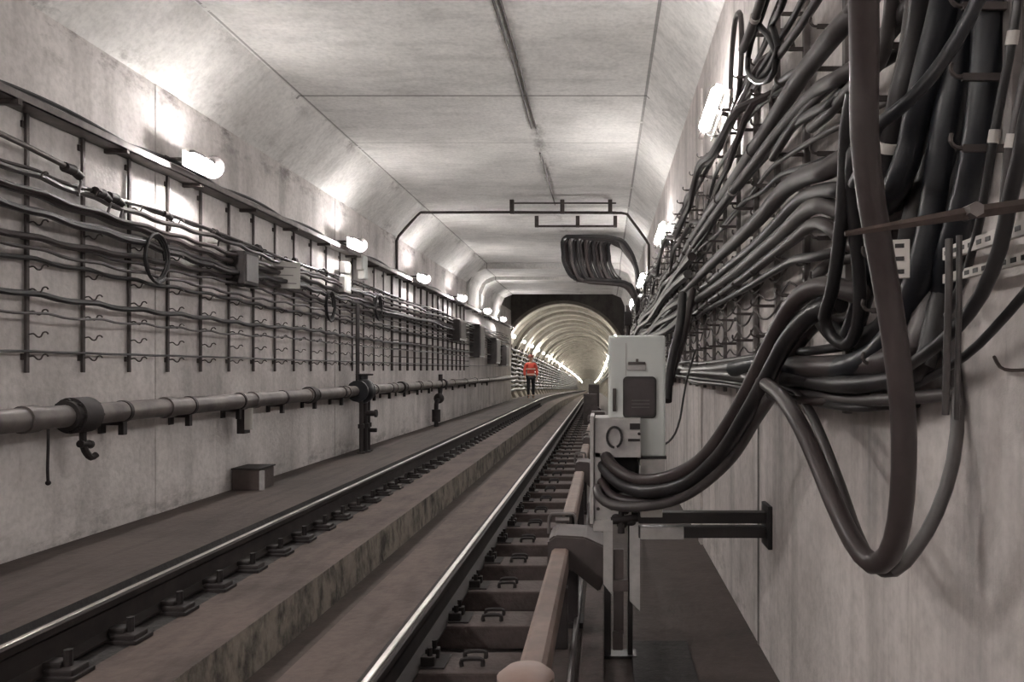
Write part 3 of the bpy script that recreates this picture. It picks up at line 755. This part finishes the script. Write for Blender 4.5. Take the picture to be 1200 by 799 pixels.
rc([P(1160,-60,1.42), P(1158,0,1.44), P(1156,70,1.47), P(1148,150,1.5), P(1135,220,1.55), P(1118,280,1.6), P(1105,330,1.68), P(1090,380,1.74), P(1075,420,1.82), P(1040,450,2.0)], .030, 'blue', 'bluish-black cable at the right edge of the cluster', n=14)
rc([P(1122,-60,1.65), P(1120,0,1.66), P(1110,80,1.7), P(1096,150,1.72), P(1085,210,1.74), P(1070,270,1.78), P(1060,330,1.85), P(1040,380,1.95), P(1010,400,2.1)], .033, 'rubber', 'black cable deep inside the upper right cluster', n=12)
rc([P(1158,-40,1.2), P(1146,0,1.22), P(1122,45,1.25), P(1095,85,1.28), P(1065,118,1.31), P(1040,138,1.35), P(1026,152,1.42), P(1015,185,1.55), P(1000,215,1.7)], .0125, 'blue', 'slim bluish cable crossing diagonally over the upper right cluster', n=10)
rc([P(1040,-40,1.7), P(1045,0,1.72), P(1040,40,1.78), P(1030,75,1.85), P(1000,100,2.0), P(972,132,2.2), P(950,150,2.4)], .018, 'rubber2', 'dusty cable passing behind the thickest one near the top')
rc([P(1060,-40,1.75), P(1060,0,1.78), P(1052,30,1.82), P(1025,60,1.92), P(995,85,2.05), P(965,108,2.25), P(935,140,2.5), P(905,185,2.9)], .016, 'brown', 'slim brown cable slanting beside the dusty one near the top')
rc([P(1074,-40,1.6), P(1068,0,1.64), P(1060,60,1.7), P(1048,110,1.74), P(1042,165,1.8), P(1050,200,1.84), P(1042,235,1.9), P(1030,260,2.0)], .014, 'rubber3', 'grey slim cable hanging right of the thickest cable')
# thin cables at the far right
rc([P(1196,-30,1.32), P(1190,20,1.33), P(1182,70,1.35), P(1170,130,1.38), P(1160,190,1.40), P(1150,250,1.44), P(1135,310,1.5), P(1110,370,1.6)], .0085, 'rubber', 'slim black cable slanting down near the right edge, left one', ties=(.28, .5))
rc([P(1225,80,1.2), P(1205,130,1.22), P(1196,180,1.24), P(1184,230,1.28), P(1172,290,1.32), P(1150,345,1.38), P(1120,385,1.46), P(1088,412,1.55), P(1060,432,1.7)], .0135, 'rubber', 'black cable curving down from the right edge past the slotted strip')
rc([P(1215,40,1.3), P(1200,90,1.31), P(1190,140,1.32), P(1180,190,1.34), P(1176,240,1.36)], .0075, 'rubber2', 'slim grey cable near the right edge above the slotted strip', ties=(.7,))
rc([P(1240,300,1.22), P(1200,345,1.3), P(1165,385,1.38), P(1130,418,1.5), P(1090,442,1.65), P(1050,462,1.85), P(1000,472,2.1), P(950,468,2.4), P(900,455,2.9), P(840,446,3.9), P(790,440,5.6)], .009, 'rubber', 'thin cable swinging from the right edge to the horizontal bundle')
rc([P(1112,280,1.40), P(1112,340,1.40), P(1110,400,1.42), P(1108,486,1.43)], .007, 'rubber2', 'grey conduit end hanging vertically right of the cable cluster, left one')
rc([P(1124,276,1.40), P(1124,340,1.40), P(1123,400,1.42), P(1121,492,1.43)], .0055, 'rubber2', 'thin grey conduit end hanging vertically, right one')

# wall bundles toward the distance
def wc(pts, r, mat, label, X=.66, **k): return rc([W(a, b, X if len(t) == 0 else t[0]) for a, b, *t in pts], r, mat, label, **k)
FARY = 24.
def far(pts, h, X=.66):
    """extend a control list of world points into the distance at height h"""
    last = Vector(pts[-1]); out = [Vector(p) for p in pts]; y = last.y
    while y < FARY:
        y += max(.8, (y)*.12); t = min(1, (y-last.y)/4)
        out.append(Vector((last.x*(1-t)+X*t + .015*math.sin(y*1.3), y, (last.z*(1-t)+(EYE+h)*t) + .025*math.sin(y*2.1+h*9))))
    return out
def wf(pts, r, mat, label, h, X=.66, Xe=None, **k):
    q = [W(a, b, max(.70 if a > 985 else .655, (t[0] if t else X))) for a, b, *t in pts]
    if pts[0][1] <= 20 or pts[0][0] > 1090: q.insert(0, q[0] + (q[0]-q[1])*(2.5 if pts[0][1] <= 20 else .05))
    else: q.insert(0, Vector((.785, q[0].y-.16, q[0].z+.02)))
    return rc(far(q, h, Xe or X), r*.88, mat, label, **k)
wf([(1045,-40,.46), (1012,5,.50), (985,32,.56), (960,62,.62), (935,95,.64), (910,135,.66), (883,176,.66), (858,214,.67), (832,248,.68), (808,285,.70)], .035, 'rubber2', 'thickest dusty cable slanting along the upper right wall', 1.0, .70, n=14, ties=(.14,.22,.32,.42), tiemat='rubber3')
wf([(1060,15,.46), (1015,68,.50), (985,90,.55), (960,104,.58), (935,128,.60), (908,160,.62), (880,196,.64), (850,235,.66), (820,276,.68)], .026, 'rubber2', 'dusty cable running just below the thickest one on the upper right wall', .95, .70, n=12, ties=(.2,.3))
wf([(1000,95,.56), (975,120,.60), (955,130,.62), (930,148,.66), (905,175,.68), (878,205,.70), (846,246,.70)], .018, 'rubber', 'black cable in the gap under the dusty upper right pair', .88, .70)
wf([(1035,175,.50), (1000,180,.56), (970,198,.60), (945,206,.62), (920,222,.64), (895,250,.65), (868,277,.66), (838,305,.68), (808,335,.70)], .036, 'rubber2', 'thick dusty cable at mid height on the right wall', .72, .70, n=14, ties=(.3,.42))
wf([(1010,215,.52), (985,222,.56), (960,224,.60), (935,236,.62), (910,262,.64), (882,290,.66), (850,315,.68), (815,345,.70)], .026, 'rubber', 'black cable tucked under the thick mid-height one', .66, .70, n=12)
wf([(1015,262,.52), (990,250,.56), (965,240,.60), (945,246,.62), (920,270,.63), (890,296,.65), (858,322,.67), (820,349,.69), (790,370,.7)], .030, 'rubber3', 'grey cable arching over at mid height then slanting to the distance', .58, .70, n=12, ties=(.35,.5))
wf([(1000,290,.55), (975,268,.58), (955,262,.62), (930,280,.65), (900,303,.67), (868,328,.68), (830,355,.7)], .024, 'brown', 'brown cable beneath the grey arching one', .52, .70)
wf([(960,300,.60), (930,305,.66), (900,322,.68), (865,343,.70), (830,362,.71)], .018, 'rubber', 'black cable at the bottom of the slanting right bundle', .46, .72)
wf([(975,-30,.62), (948,15,.64), (925,48,.66), (900,82,.68), (872,118,.70), (850,160,.70), (828,200,.71), (806,240,.72)], .018, 'brown', 'brown cable high on the right wall beside the small loops', 1.45, .72, ties=(.2,))
wf([(955,-30,.66), (930,20,.68), (905,60,.68), (880,100,.69), (862,135,.70), (842,175,.71), (815,225,.72)], .014, 'rubber', 'black cable at the top of the right wall near the chamfer', 1.52, .73)
wf([(930,-30,.66), (912,10,.68), (898,50,.70), (880,85,.71), (864,118,.72), (846,156,.72)], .011, 'rubber2', 'slim dusty cable, topmost on the right wall', 1.6, .74)
wf([(1000,140,.60), (960,160,.66), (935,175,.68), (905,196,.70), (880,228,.71), (850,265,.72), (820,292,.72)], .011, 'rubber3', 'slim grey cable between the upper and middle right bundles', .90, .74)
wf([(945,195,.66), (915,205,.70), (893,225,.70), (870,238,.70), (845,268,.72)], .012, 'rubber', 'slim black cable crossing between the upper and middle right bundles', .8, .74)
for q in range(5):
    rr = random.Random(q); pts = []
    for y in yrange(2.9 + .3*(q % 3), 23, .35):
        pts.append((.70 - .035*(q % 3) + .02*math.sin(y*2+q), y, EYE + 1.42 - .085*q + .045*math.sin(y*2.2+q*1.7) + .03*math.sin(y*5.1+q)))
    pts.insert(0, (.785, pts[0][1]-.12, pts[0][2]+.02))
    tag(tube('power_cable', pts, .012+.005*(q % 3), M[('rubber','brown','rubber2')[q % 3]], n=7, step=.15), f'wavy cable in the tangle along the top of the right wall, {ordn(q+1).replace("nearest","first")} from the top', 'cable', 'tangled cables along the top of the right wall')
# small upper loops
rc([W(856,105,.7), W(858,60,.7), W(862,22,.7), W(868,18,.7), W(869,60,.7), W(866,105,.7), W(862,125,.7)], .014, 'rubber2', 'narrow upright cable loop high on the right wall', name='cable_loop')
rc([W(905,-20,.66), W(892,20,.66), W(880,50,.66), W(876,80,.66), W(886,95,.66), W(902,92,.66), W(910,70,.66), W(902,45,.66), W(890,30,.66)], .013, 'rubber', 'round cable loop high on the right wall', name='cable_loop')
rc([W(898,-20,.63), W(888,12,.63), W(876,45,.63), W(870,58,.63)], .020, 'rubber3', 'thick pale cable end poking down high on the right wall', ties=(.5,))
rc([W(925,-20,.63), W(915,10,.63), W(905,30,.64), W(912,55,.65), (W(900,82,.66))], .013, 'rubber', 'wriggling cable high on the right wall beside the round loop')
rc([W(1040,-50,.68), W(985,25,.66), W(950,75,.66), W(925,88,.68), W(908,105,.7), W(905,130,.7), W(920,120,.68), W(935,95,.66)], .014, 'brown', 'bent brown cable tail under the high loops')
# long loops left of the thick cable
rc([P(1000,110,1.75), P(992,150,1.8), P(990,200,1.85), P(986,260,1.9), P(980,310,1.95), P(974,345,2.0), P(966,372,2.1), P(975,395,2.1), P(992,404,2.05), P(1004,385,2.0), P(1008,340,1.95), P(1003,280,1.9), P(999,220,1.85), P(1000,180,1.8), P(1015,150,1.8)], .018, 'rubber', 'long narrow hanging loop of black cable left of the thickest cable', n=10)
rc([P(1000,300,2.3), P(975,308,2.35), P(955,325,2.4), P(950,350,2.4), P(962,378,2.35), P(980,398,2.3), P(1010,405,2.2)], .020, 'rubber2', 'short dusty cable bend left of the long narrow loop')
# horizontal bundle below
H = [([(1095,330,.76), (1082,385,.74), (1060,415,.71), (1010,428,.60), (955,430,.62), (905,426,.64), (860,430,.66), (810,434,.68)], .040, 'brown', 'very thick brown cable lying horizontally under the racks', .0),
     ([(1100,350,.76), (1088,412,.73), (1075,435,.71), (1030,448,.62), (980,450,.66), (920,444,.68), (870,440,.70), (810,438,.71)], .028, 'rubber', 'black cable beneath the very thick horizontal one', -.03),
     ([(1045,468,.62), (1000,468,.66), (950,462,.68), (900,450,.70), (850,446,.71), (800,442,.72)], .018, 'rubber2', 'dusty cable sagging at the bottom of the horizontal bundle', -.06),
     ([(1010,478,.66), (965,474,.68), (925,466,.70), (880,455,.71), (830,449,.72)], .012, 'rubber', 'lowest thin cable of the horizontal bundle', -.09),
     ([(960,410,.66), (915,414,.68), (870,420,.69), (820,426,.71)], .016, 'rubber', 'black cable at the top of the horizontal bundle', .05),
     ([(950,470,.64), (900,462,.67), (860,452,.69), (815,447,.71)], .016, 'brown', 'slim brown cable woven into the horizontal bundle', -.07)]
for pts, r, m, lab, h_ in H: wf(pts, r, m, lab, h_, .70, n=12)
# net of thin wires on the lower racks
for q, (h_, sg) in enumerate(((.34, .05), (.27, .06), (.20, .05), (.12, .04), (.42, .05))):
    pts = []; y = 2.6
    while y < 16:
        u = ((y-1.41)/.48) % 1.0
        pts.append((.70+.03*math.sin(q+y), y, EYE+h_ - sg*4*u*(1-u))); y += .12 if y < 9 else .3
    tag(tube('thin_wire', pts, .0045, M['post'], n=5, step=.2), f'thin wire sagging between the lower right racks, {("fourth","third","second","lowest","topmost")[q]}' + ('' if q > 2 else ' from the bottom'), 'wire', 'thin wires on the lower right racks')
# far bundle behind cabinet
for q in range(5):
    pts = [Vector((.62+.03*(q%3), y, EYE+.42+.10*q-.03*math.sin(y*1.1+q))) for y in yrange(5.5, 24, .8)]
    tag(tube('power_cable', pts, .034, M[('rubber','brown','rubber2')[q%3]], n=8, step=.3), f'heavy dark cable on the far right racks behind the cabinet top, {("lowest","second lowest","middle","second highest","highest")[q]} of five', 'cable', 'heavy cables on the far right racks')

# bracket bar across the foreground cables
r = thing('support_bar', P(1145,248,1.14), 'rusty brown bar crossing in front of the thick cables at right', 'bar')
q0, q1 = P(990,274,1.14) - P(1145,248,1.14), P(1215,238,1.2) - P(1145,248,1.14)
obj('bar', sweep(bmesh.new(), [q0, q0*.5, Vector((0,0,0)), q1], [.004, .007, .010, .010], 4), M['rust'], r)
obj('bolt', cyl(bmesh.new(), (-.01, -.02, 0), (-.01, .02, 0), .012, 6), M['steel'], r)
# slotted strip on the wall
def slotted(name, y0, y1, z0, z1, X, label, nrow=1):
    r = thing(name, (X, (y0+y1)/2, (z0+z1)/2), label, 'slotted strip')
    L_, Hh = (y1-y0)/2, (z1-z0)/2
    obj('strip', box(-.006, .006, -L_, L_, -Hh, Hh, bev=.001), M['tie'], r)
    n_ = int((y1-y0)/.034)
    for i in range(n_):
        for j in range(nrow):
            zz = (j-(nrow-1)/2)*(2*Hh/nrow); yy = -L_+.02+i*.034
            obj('slot', box(-.0072, -.0058, yy-.009, yy+.009, zz-.0045, zz+.0045), M['black'], r)
    return r
slotted('slotted_strip', 1.22, 1.60, EYE+.235, EYE+.262, .735, 'pale slotted steel strip along the right wall, upper of two')
slotted('slotted_strip', 1.20, 1.60, EYE+.185, EYE+.205, .735, 'pale slotted steel strip along the right wall, lower of two')
b = slotted('slotted_plate', -.035+1.55, .035+1.55, EYE+.19, EYE+.27, .60, 'small pale perforated plate between the thick cables at right', 3); b.rotation_euler = (0, 0, 1.3)
# bent hook on the wall
rc([W(1165,418,.785), W(1172,430,.78), W(1185,434,.78), W(1210,433,.78)], .0035, 'rust', 'small bent rusty hook on the right wall at the right edge', n=6, name='wire_hook', cat='hook', step=.02)

# ------------------------------------------------------------------ cabinet
D = 3.7
def cx(px, d=D): return (px-VX)/F*d
def cz(py, d=D): return EYE-(py-VY)/F*d
cab = thing('signal_cabinet', (cx(747), D, cz(535)), 'white upright cabinet with a dark window standing left of the right wall cables', 'cabinet')
ox, oy, oz = cab.location
bm = bmesh.new(); bx(bm, cx(713)-ox, cx(780)-ox, 0, .20, 0, cz(393)-oz, bev=.012); obj('body', bm, M['white'], cab)
bm = bmesh.new(); rrect(bm, cx(730)-ox, cx(769)-ox, -.012, 0.002, cz(490)-oz, cz(441)-oz, .022)
obj('window_frame', bm, M['black'], cab)
w = obj('window_pane', rrect(bmesh.new(), cx(732.5)-ox, cx(766.5)-ox, -.016, -.011, cz(487)-oz, cz(444)-oz, .016), M['screen'], cab)
bm = bmesh.new()
for k in range(3): bx(bm, cx(740)-ox, cx(761)-ox, -.018, -.0155, cz(477-k*4)-oz-.002, cz(477-k*4)-oz+.002)
obj('faded_print', bm, M['rubber3'], w)
bm = bmesh.new(); bx(bm, cx(735)-ox, cx(757)-ox, -.010, 0, cz(434)-oz, cz(425)-oz, bev=.003); obj('name_plate', bm, M['grey'], cab)
bm = bmesh.new(); bx(bm, cx(736)-ox, cx(756)-ox, -.014, -.009, cz(427)-oz, cz(424)-oz); bx(bm, cx(745)-ox, cx(748)-ox, -.014, -.009, cz(424)-oz, cz(420.5)-oz); obj('latch', bm, M['post'], cab)
bm = bmesh.new(); bx(bm, cx(718)-ox, cx(722)-ox, -.012, 0, cz(482)-oz, cz(455)-oz, bev=.003); obj('handle', bm, M['post'], cab)
bm = bmesh.new(); bx(bm, cx(733)-ox, cx(734)-ox, -.003, 0, cz(440)-oz, cz(402)-oz); obj('door_seam', bm, M['grey'], cab)
bm = bmesh.new(); bx(bm, cx(748)-ox, cx(781)-ox, -.004, .2, -.012, .002); obj('bottom_edge', bm, M['black'], cab)
# support below the white cabinet
bm = bmesh.new(); bx(bm, cx(750), cx(778), D+.02, D+.18, cz(552), cz(537), bev=.004)
# lower housing
D2 = 3.62
hs = thing('cable_housing', (cx(720,D2), D2, 0), 'grey open-fronted steel housing on legs where thick cables enter', 'housing')
ox = hs.location.x
hx = lambda p: cx(p, D2)-ox
hz = lambda p: cz(p, D2)
bm = bmesh.new()
bx(bm, hx(697), hx(751), 0, .01, hz(536), hz(491), bev=.002)
bx(bm, hx(697), hx(704), 0, .01, hz(582), hz(530), bev=.002)
bx(bm, hx(697), hx(740), 0, .01, hz(612), hz(578), bev=.002)
bx(bm, hx(697), hx(751), .01, .26, hz(493), hz(490)); bx(bm, hx(697), hx(751), .01, .26, hz(612), hz(609)); 
bx(bm, hx(697), hx(698.5), .01, .26, hz(612), hz(490)); bx(bm, hx(749.5), hx(751), .01, .26, hz(612), hz(545))
obj('case', bm, M['grey'], hs)
obj('back_plate', box(hx(697), hx(751), .25, .262, hz(612), hz(490)), M['black'], hs)
obj('side_flange', box(hx(691.5), hx(696), -.02, .24, hz(613), hz(487), bev=.004), M['grey'], hs)
bm = bmesh.new()
for a in range(0, 1): sweep(bm, [Vector((hx(720)+ .036*math.cos(t*PI/10), -.012, hz(512)+.050*math.sin(t*PI/10))) for t in range(-4, 16)], .006, 6)
obj('wire_ring', bm, M['rubber'], hs, True)
bm = bmesh.new(); bx(bm, hx(738), hx(750), -.008, 0, hz(503), hz(496)); bx(bm, hx(736), hx(750), -.006, 0, hz(517), hz(514)); ball(bm, (hx(749), -.005, hz(508)), .008); obj('catch', bm, M['iron'], hs)
bm = bmesh.new(); 
for px_ in (701, 717, 730): ball(bm, (hx(px_), -.004, hz(596)), .008)
obj('rivets', bm, M['post'], hs)
bm = bmesh.new(); bx(bm, hx(695), hx(718), -.012, .03, hz(622), hz(609), bev=.003); obj('leg_bracket', bm, M['grey'], hs)
def leg(px0, px1, pt, pb, pb2):
    bm = bmesh.new(); vs = [bm.verts.new((hx(a), yy, hz(b))) for yy in (0, .05) for a, b in ((px0, pt), (px1, pt), (px1, pb2), (px0, pb))]
    bm.faces.new(vs[0:4]); bm.faces.new(vs[4:8][::-1])
    for i in range(4): bm.faces.new((vs[i], vs[4+i], vs[4+(i+1)%4], vs[(i+1)%4]))
    bmesh.ops.recalc_face_normals(bm, faces=bm.faces); return bm
obj('leg', leg(707, 718, 612, 684, 698), M['grey'], hs); obj('leg', leg(738, 750, 612, 704, 716), M['grey'], hs)
bm = bmesh.new(); bx(bm, hx(708), hx(716), .04, .09, 0.0, hz(625), bev=.004); bx(bm, hx(736), hx(742), .04, .09, 0, hz(600), bev=.004)
bx(bm, hx(704), hx(746), .02, .11, 0, .015); obj('stand', bm, M['black'], hs)
bm = bmesh.new(); bx(bm, hx(718), hx(736), .0, .03, hz(693), hz(680)); bx(bm, hx(719), hx(731), .02, .05, hz(745), hz(645), bev=.004); bx(bm, hx(718), hx(730), .0, .04, hz(762), hz(740), bev=.004); obj('inner_rod', bm, M['cover'], hs)
# bulky clamps at the front lower edge
bm = bmesh.new()
for (px_, py_, rr) in ((722, 606, .030), (733, 600, .026), (740, 612, .030), (729, 616, .024)): ball(bm, (hx(px_), .02, hz(py_)), rr, (1.1,1,.8))
cyl(bm, (hx(716), .01, hz(610)), (hx(752), .01, hz(606)), .022, 10); cyl(bm, (hx(728), .01, hz(625)), (hx(728), .01, hz(590)), .018, 10)
obj('clamp_cluster', bm, M['iron'], hs, True)
# arms to the wall
D3 = 3.6
ar = thing('beam_bracket', (XR, D3, cz(612, D3)), 'pair of black steel beams joining the grey housing to the right wall', 'support arm')
ax = lambda p: cx(p, D3)-XR
az = lambda p: cz(p, D3)-cz(612, D3)
obj('upper_beam', box(ax(748), -.02, -.03, .03, az(612), az(599), bev=.004), M['black'], ar)
obj('lower_beam', box(ax(748), 0, -.03, .03, az(629), az(616), bev=.004), M['black'], ar)
obj('wall_plate', box(-.022, 0, -.08, .08, az(640), az(590), bev=.006), M['black'], ar)
bm = bmesh.new(); bx(bm, ax(750), ax(800), -.055, -.032, az(629), az(615), bev=.003); obj('flat_strip', bm, M['grey'], ar)
bm = bmesh.new(); bx(bm, ax(750), ax(775), -.07, -.03, az(603), az(589), bev=.003); obj('light_block', bm, M['plate'], ar)
obj('support_block', box(cx(750)-XR, cx(779)-XR, .10, .28, cz(556)-cz(612, D3), cz(538)-cz(612, D3), bev=.004), M['grey'], ar)
# thin black lead at the right of the cabinet
rc([P(815,410,4.4), P(806,440,4.3), P(801,465,4.2), P(797,490,4.1), P(791,508,4.0), P(783,518,3.9), P(777,521,3.83)], .006, 'black', 'thin black lead dropping beside the cabinet with a kink', n=6)
rc([P(800,345,5.2), P(797,380,5.0), P(790,410,4.9), P(784,440,4.8), P(782,470,4.7)], .03, 'rubber', 'black cable dropping behind the cabinet, left one')
rc([P(812,340,5.4), P(806,370,5.2), P(800,400,5.0), P(790,428,4.9), P(785,450,4.8)], .024, 'brown', 'brown cable dropping behind the cabinet, right one')
# pole behind the cabinet and a small signal
pl = thing('signal_post', (P(736,0,9.0).x, 9.0, 0), 'slim dark post with small box standing behind the cabinet', 'post')
bm = bmesh.new(); cyl(bm, (0,0,0), (0,0,2.2), .028, 10); cyl(bm, (0,0,0), (0,0,.03), .09, 12); obj('pole', bm, M['post'], pl, True)
obj('box', box(-.045, .045, -.04, .04, 1.95, 2.12, bev=.01), M['iron'], pl)
for q, (px_, d_, h0, w_) in enumerate(((701, 12, .75, .22), (692, 16, .9, .3), (696, 21, 1.0, .3))):
    r = thing('trackside_box', (P(px_,0,d_).x, d_, 0), f'small dark trackside box beyond the grey housing, {ordn(q+1)} of three', 'box', 'trackside boxes right of the track')
    obj('body', box(-w_/2, w_/2, -.12, .12, .25, h0, bev=.015), M['cover'], r); obj('leg', box(-.03, .03, -.03, .03, 0, .25), M['iron'], r)
    obj('door', box(-w_/2+.02, w_/2-.02, -.128, -.119, .28, h0-.03, bev=.003), M['post'], r)

# ------------------------------------------------------------------ person
def skin(name, joints, edges, mat, parent=None, root=0, sub=2):
    me = bpy.data.meshes.new(name); me.from_pydata([j[0] for j in joints], edges, [])
    me.materials.append(mat)
    o = bpy.data.objects.new(name, me); col.objects.link(o)
    if parent: o.parent = parent
    o.modifiers.new('Skin', 'SKIN').use_smooth_shade = True
    if not me.skin_vertices: 
        me.attributes
    sv = me.skin_vertices[0].data
    for i, j in enumerate(joints):
        r = j[1]; sv[i].radius = (r, r) if isinstance(r, (int, float)) else r
        sv[i].use_root = (i == root)
    o.modifiers.new('Sub', 'SUBSURF').levels = sub
    o.modifiers['Sub'].render_levels = sub
    return o
J = []; E = []
def j(p, r, par=None):
    J.append((p, r)); 
    if par is not None: E.append((par, len(J)-1))
    return len(J)-1
pel = j((0,0,.95), (.13,.10)); wai = j((0,0,1.10), (.12,.095), pel); che = j((0,.01,1.30), (.15,.11), wai); nb = j((0,.01,1.46), (.07,.07), che)
ne = j((0,0,1.53), .052, nb); he1 = j((0,-.02,1.60), (.072,.082), ne); he2 = j((0,-.015,1.68), (.078,.092), he1); he3 = j((0,-.01,1.75), (.055,.07), he2)
for s in (-1, 1):
    sh = j((s*.18,.01,1.42), .058, nb); el = j((s*.245,.03,1.14), .043, sh); wr = j((s*.25,-.05,.90), .027, el); pa = j((s*.25,-.065,.85), (.035,.018), wr)
    for f_, (dy, ln) in enumerate(((-.028,.065), (-.010,.075), (.010,.07), (.026,.055))):
        k1 = j((s*.25, -.065+dy, .80), .009, pa); j((s*.247, -.07+dy, .80-ln*.55), .0085, k1); j((s*.240, -.075+dy, .80-ln), .0075, len(J)-1)
    t1 = j((s*.245, -.10, .84), .010, pa); j((s*.24, -.115, .805), .009, t1)
    hp = j((s*.09,0,.90), .085, pel); kn = j((s*.10,-.015,.50), .055, hp); an = j((s*.10,.02,.10), .038, kn); ft = j((s*.105,-.04,.045), .038, an); j((s*.11,-.15,.035), .030, ft)
px_, py_ = P(622, 0, 31.0).x, 31.0
ddx, ddz = off(31.0)
per = thing('person', (px_, py_, .25+ddz), 'person in orange-red jacket and dark trousers standing at the round tunnel mouth', 'person', rz=.25)
E_body = [e for e in E]
skin('body', J, E_body, M['skin'], per)
JJ = [((0,0,.90), (.175,.135)), ((0,0,1.05), (.165,.125)), ((0,.01,1.28), (.185,.14)), ((0,.01,1.44), (.12,.10)), ((0,0,1.50), (.075,.075))]
EE = [(0,1), (1,2), (2,3), (3,4)]
for s in (-1, 1):
    b0 = len(JJ); JJ += [((s*.19,.01,1.41), .082), ((s*.26,.03,1.14), .066), ((s*.262,-.04,.93), .052)]; EE += [(3,b0), (b0,b0+1), (b0+1,b0+2)]
ja = skin('jacket', JJ, EE, M['jacket'], per)
skin('trousers', [((0,0,.93), (.145,.115)), ((-.095,0,.86), .105), ((-.105,-.015,.50), .076), ((-.105,.02,.12), .062), ((.095,0,.86), .105), ((.105,-.015,.50), .076), ((.105,.02,.12), .062)], [(0,1), (1,2), (2,3), (0,4), (4,5), (5,6)], M['trousers'], per)
for s in (-1, 1): skin('boot', [((s*.105,.03,.12), .055), ((s*.105,.01,.055), .052), ((s*.112,-.14,.045), .045)], [(0,1), (1,2)], M['boot'], per)
bm = bmesh.new()
for z, rx, ry in ((1.00,.182,.142), (1.22,.196,.15)):
    rg = [[bm.verts.new((rx*math.cos(a*PI/12), ry*math.sin(a*PI/12)+.005, z+dz_)) for a in range(24)] for dz_ in (-.025, .025)]
    for a in range(24): bm.faces.new((rg[0][a], rg[0][(a+1)%24], rg[1][(a+1)%24], rg[1][a]))
obj('reflective_band', bm, M['reflect'], ja, True)
bm = bmesh.new(); ball(bm, (0,-.01,1.73), .118, (1,1.15,.85), 20, 12)
for v_ in [v_ for v_ in bm.verts if v_.co.z < 1.705]: v_.co.z = 1.705
cyl(bm, (0,-.02,1.70), (0,-.02,1.712), .135, 20); obj('helmet', bm, M['helmet'], per, True)
bm = bmesh.new(); ball(bm, (0,-.115,1.635), .018, (.8,1.2,1.3), 8, 6); obj('nose', bm, M['skin'], per, True)
bm = bmesh.new(); ball(bm, (-.03,-.1,1.665), .011); ball(bm, (.03,-.1,1.665), .011); obj('eyes', bm, M['eye'], per, True)
bm = bmesh.new(); bx(bm, -.025, .025, -.108, -.095, 1.592, 1.600); obj('mouth', bm, M['rust'], per)
for s in (-1, 1): obj('ear', ball(bmesh.new(), (s*.082,0,1.65), .026, (.5,.8,1.2), 8, 6), M['skin'], per, True)

# ------------------------------------------------------------------ camera, world
cam = bpy.data.cameras.new('camera'); co = bpy.data.objects.new('camera', cam); col.objects.link(co)
co.location = (0, 0, EYE); co.rotation_euler = (PI/2, 0, 0)
cam.sensor_width = 36; cam.sensor_fit = 'HORIZONTAL'; cam.lens = 36*F/1200
cam.shift_x = -(VX-600)/1200; cam.shift_y = (VY-399.5)/1200
cam.clip_start = .05; cam.clip_end = 600
sc = bpy.context.scene; sc.camera = co
w = bpy.data.worlds.new('world'); sc.world = w; w.use_nodes = True
w.node_tree.nodes['Background'].inputs[0].default_value = (.02,.02,.02,1)
sc.view_settings.view_transform = 'Standard'; sc.view_settings.look = 'None'
sc.view_settings.exposure = 1.15; sc.view_settings.gamma = 1; sc.view_settings.use_curve_mapping = False
sc.cycles.max_bounces = 8; sc.cycles.diffuse_bounces = 6
sc.cycles.use_light_tree = True; sc.cycles.sample_clamp_indirect = 8
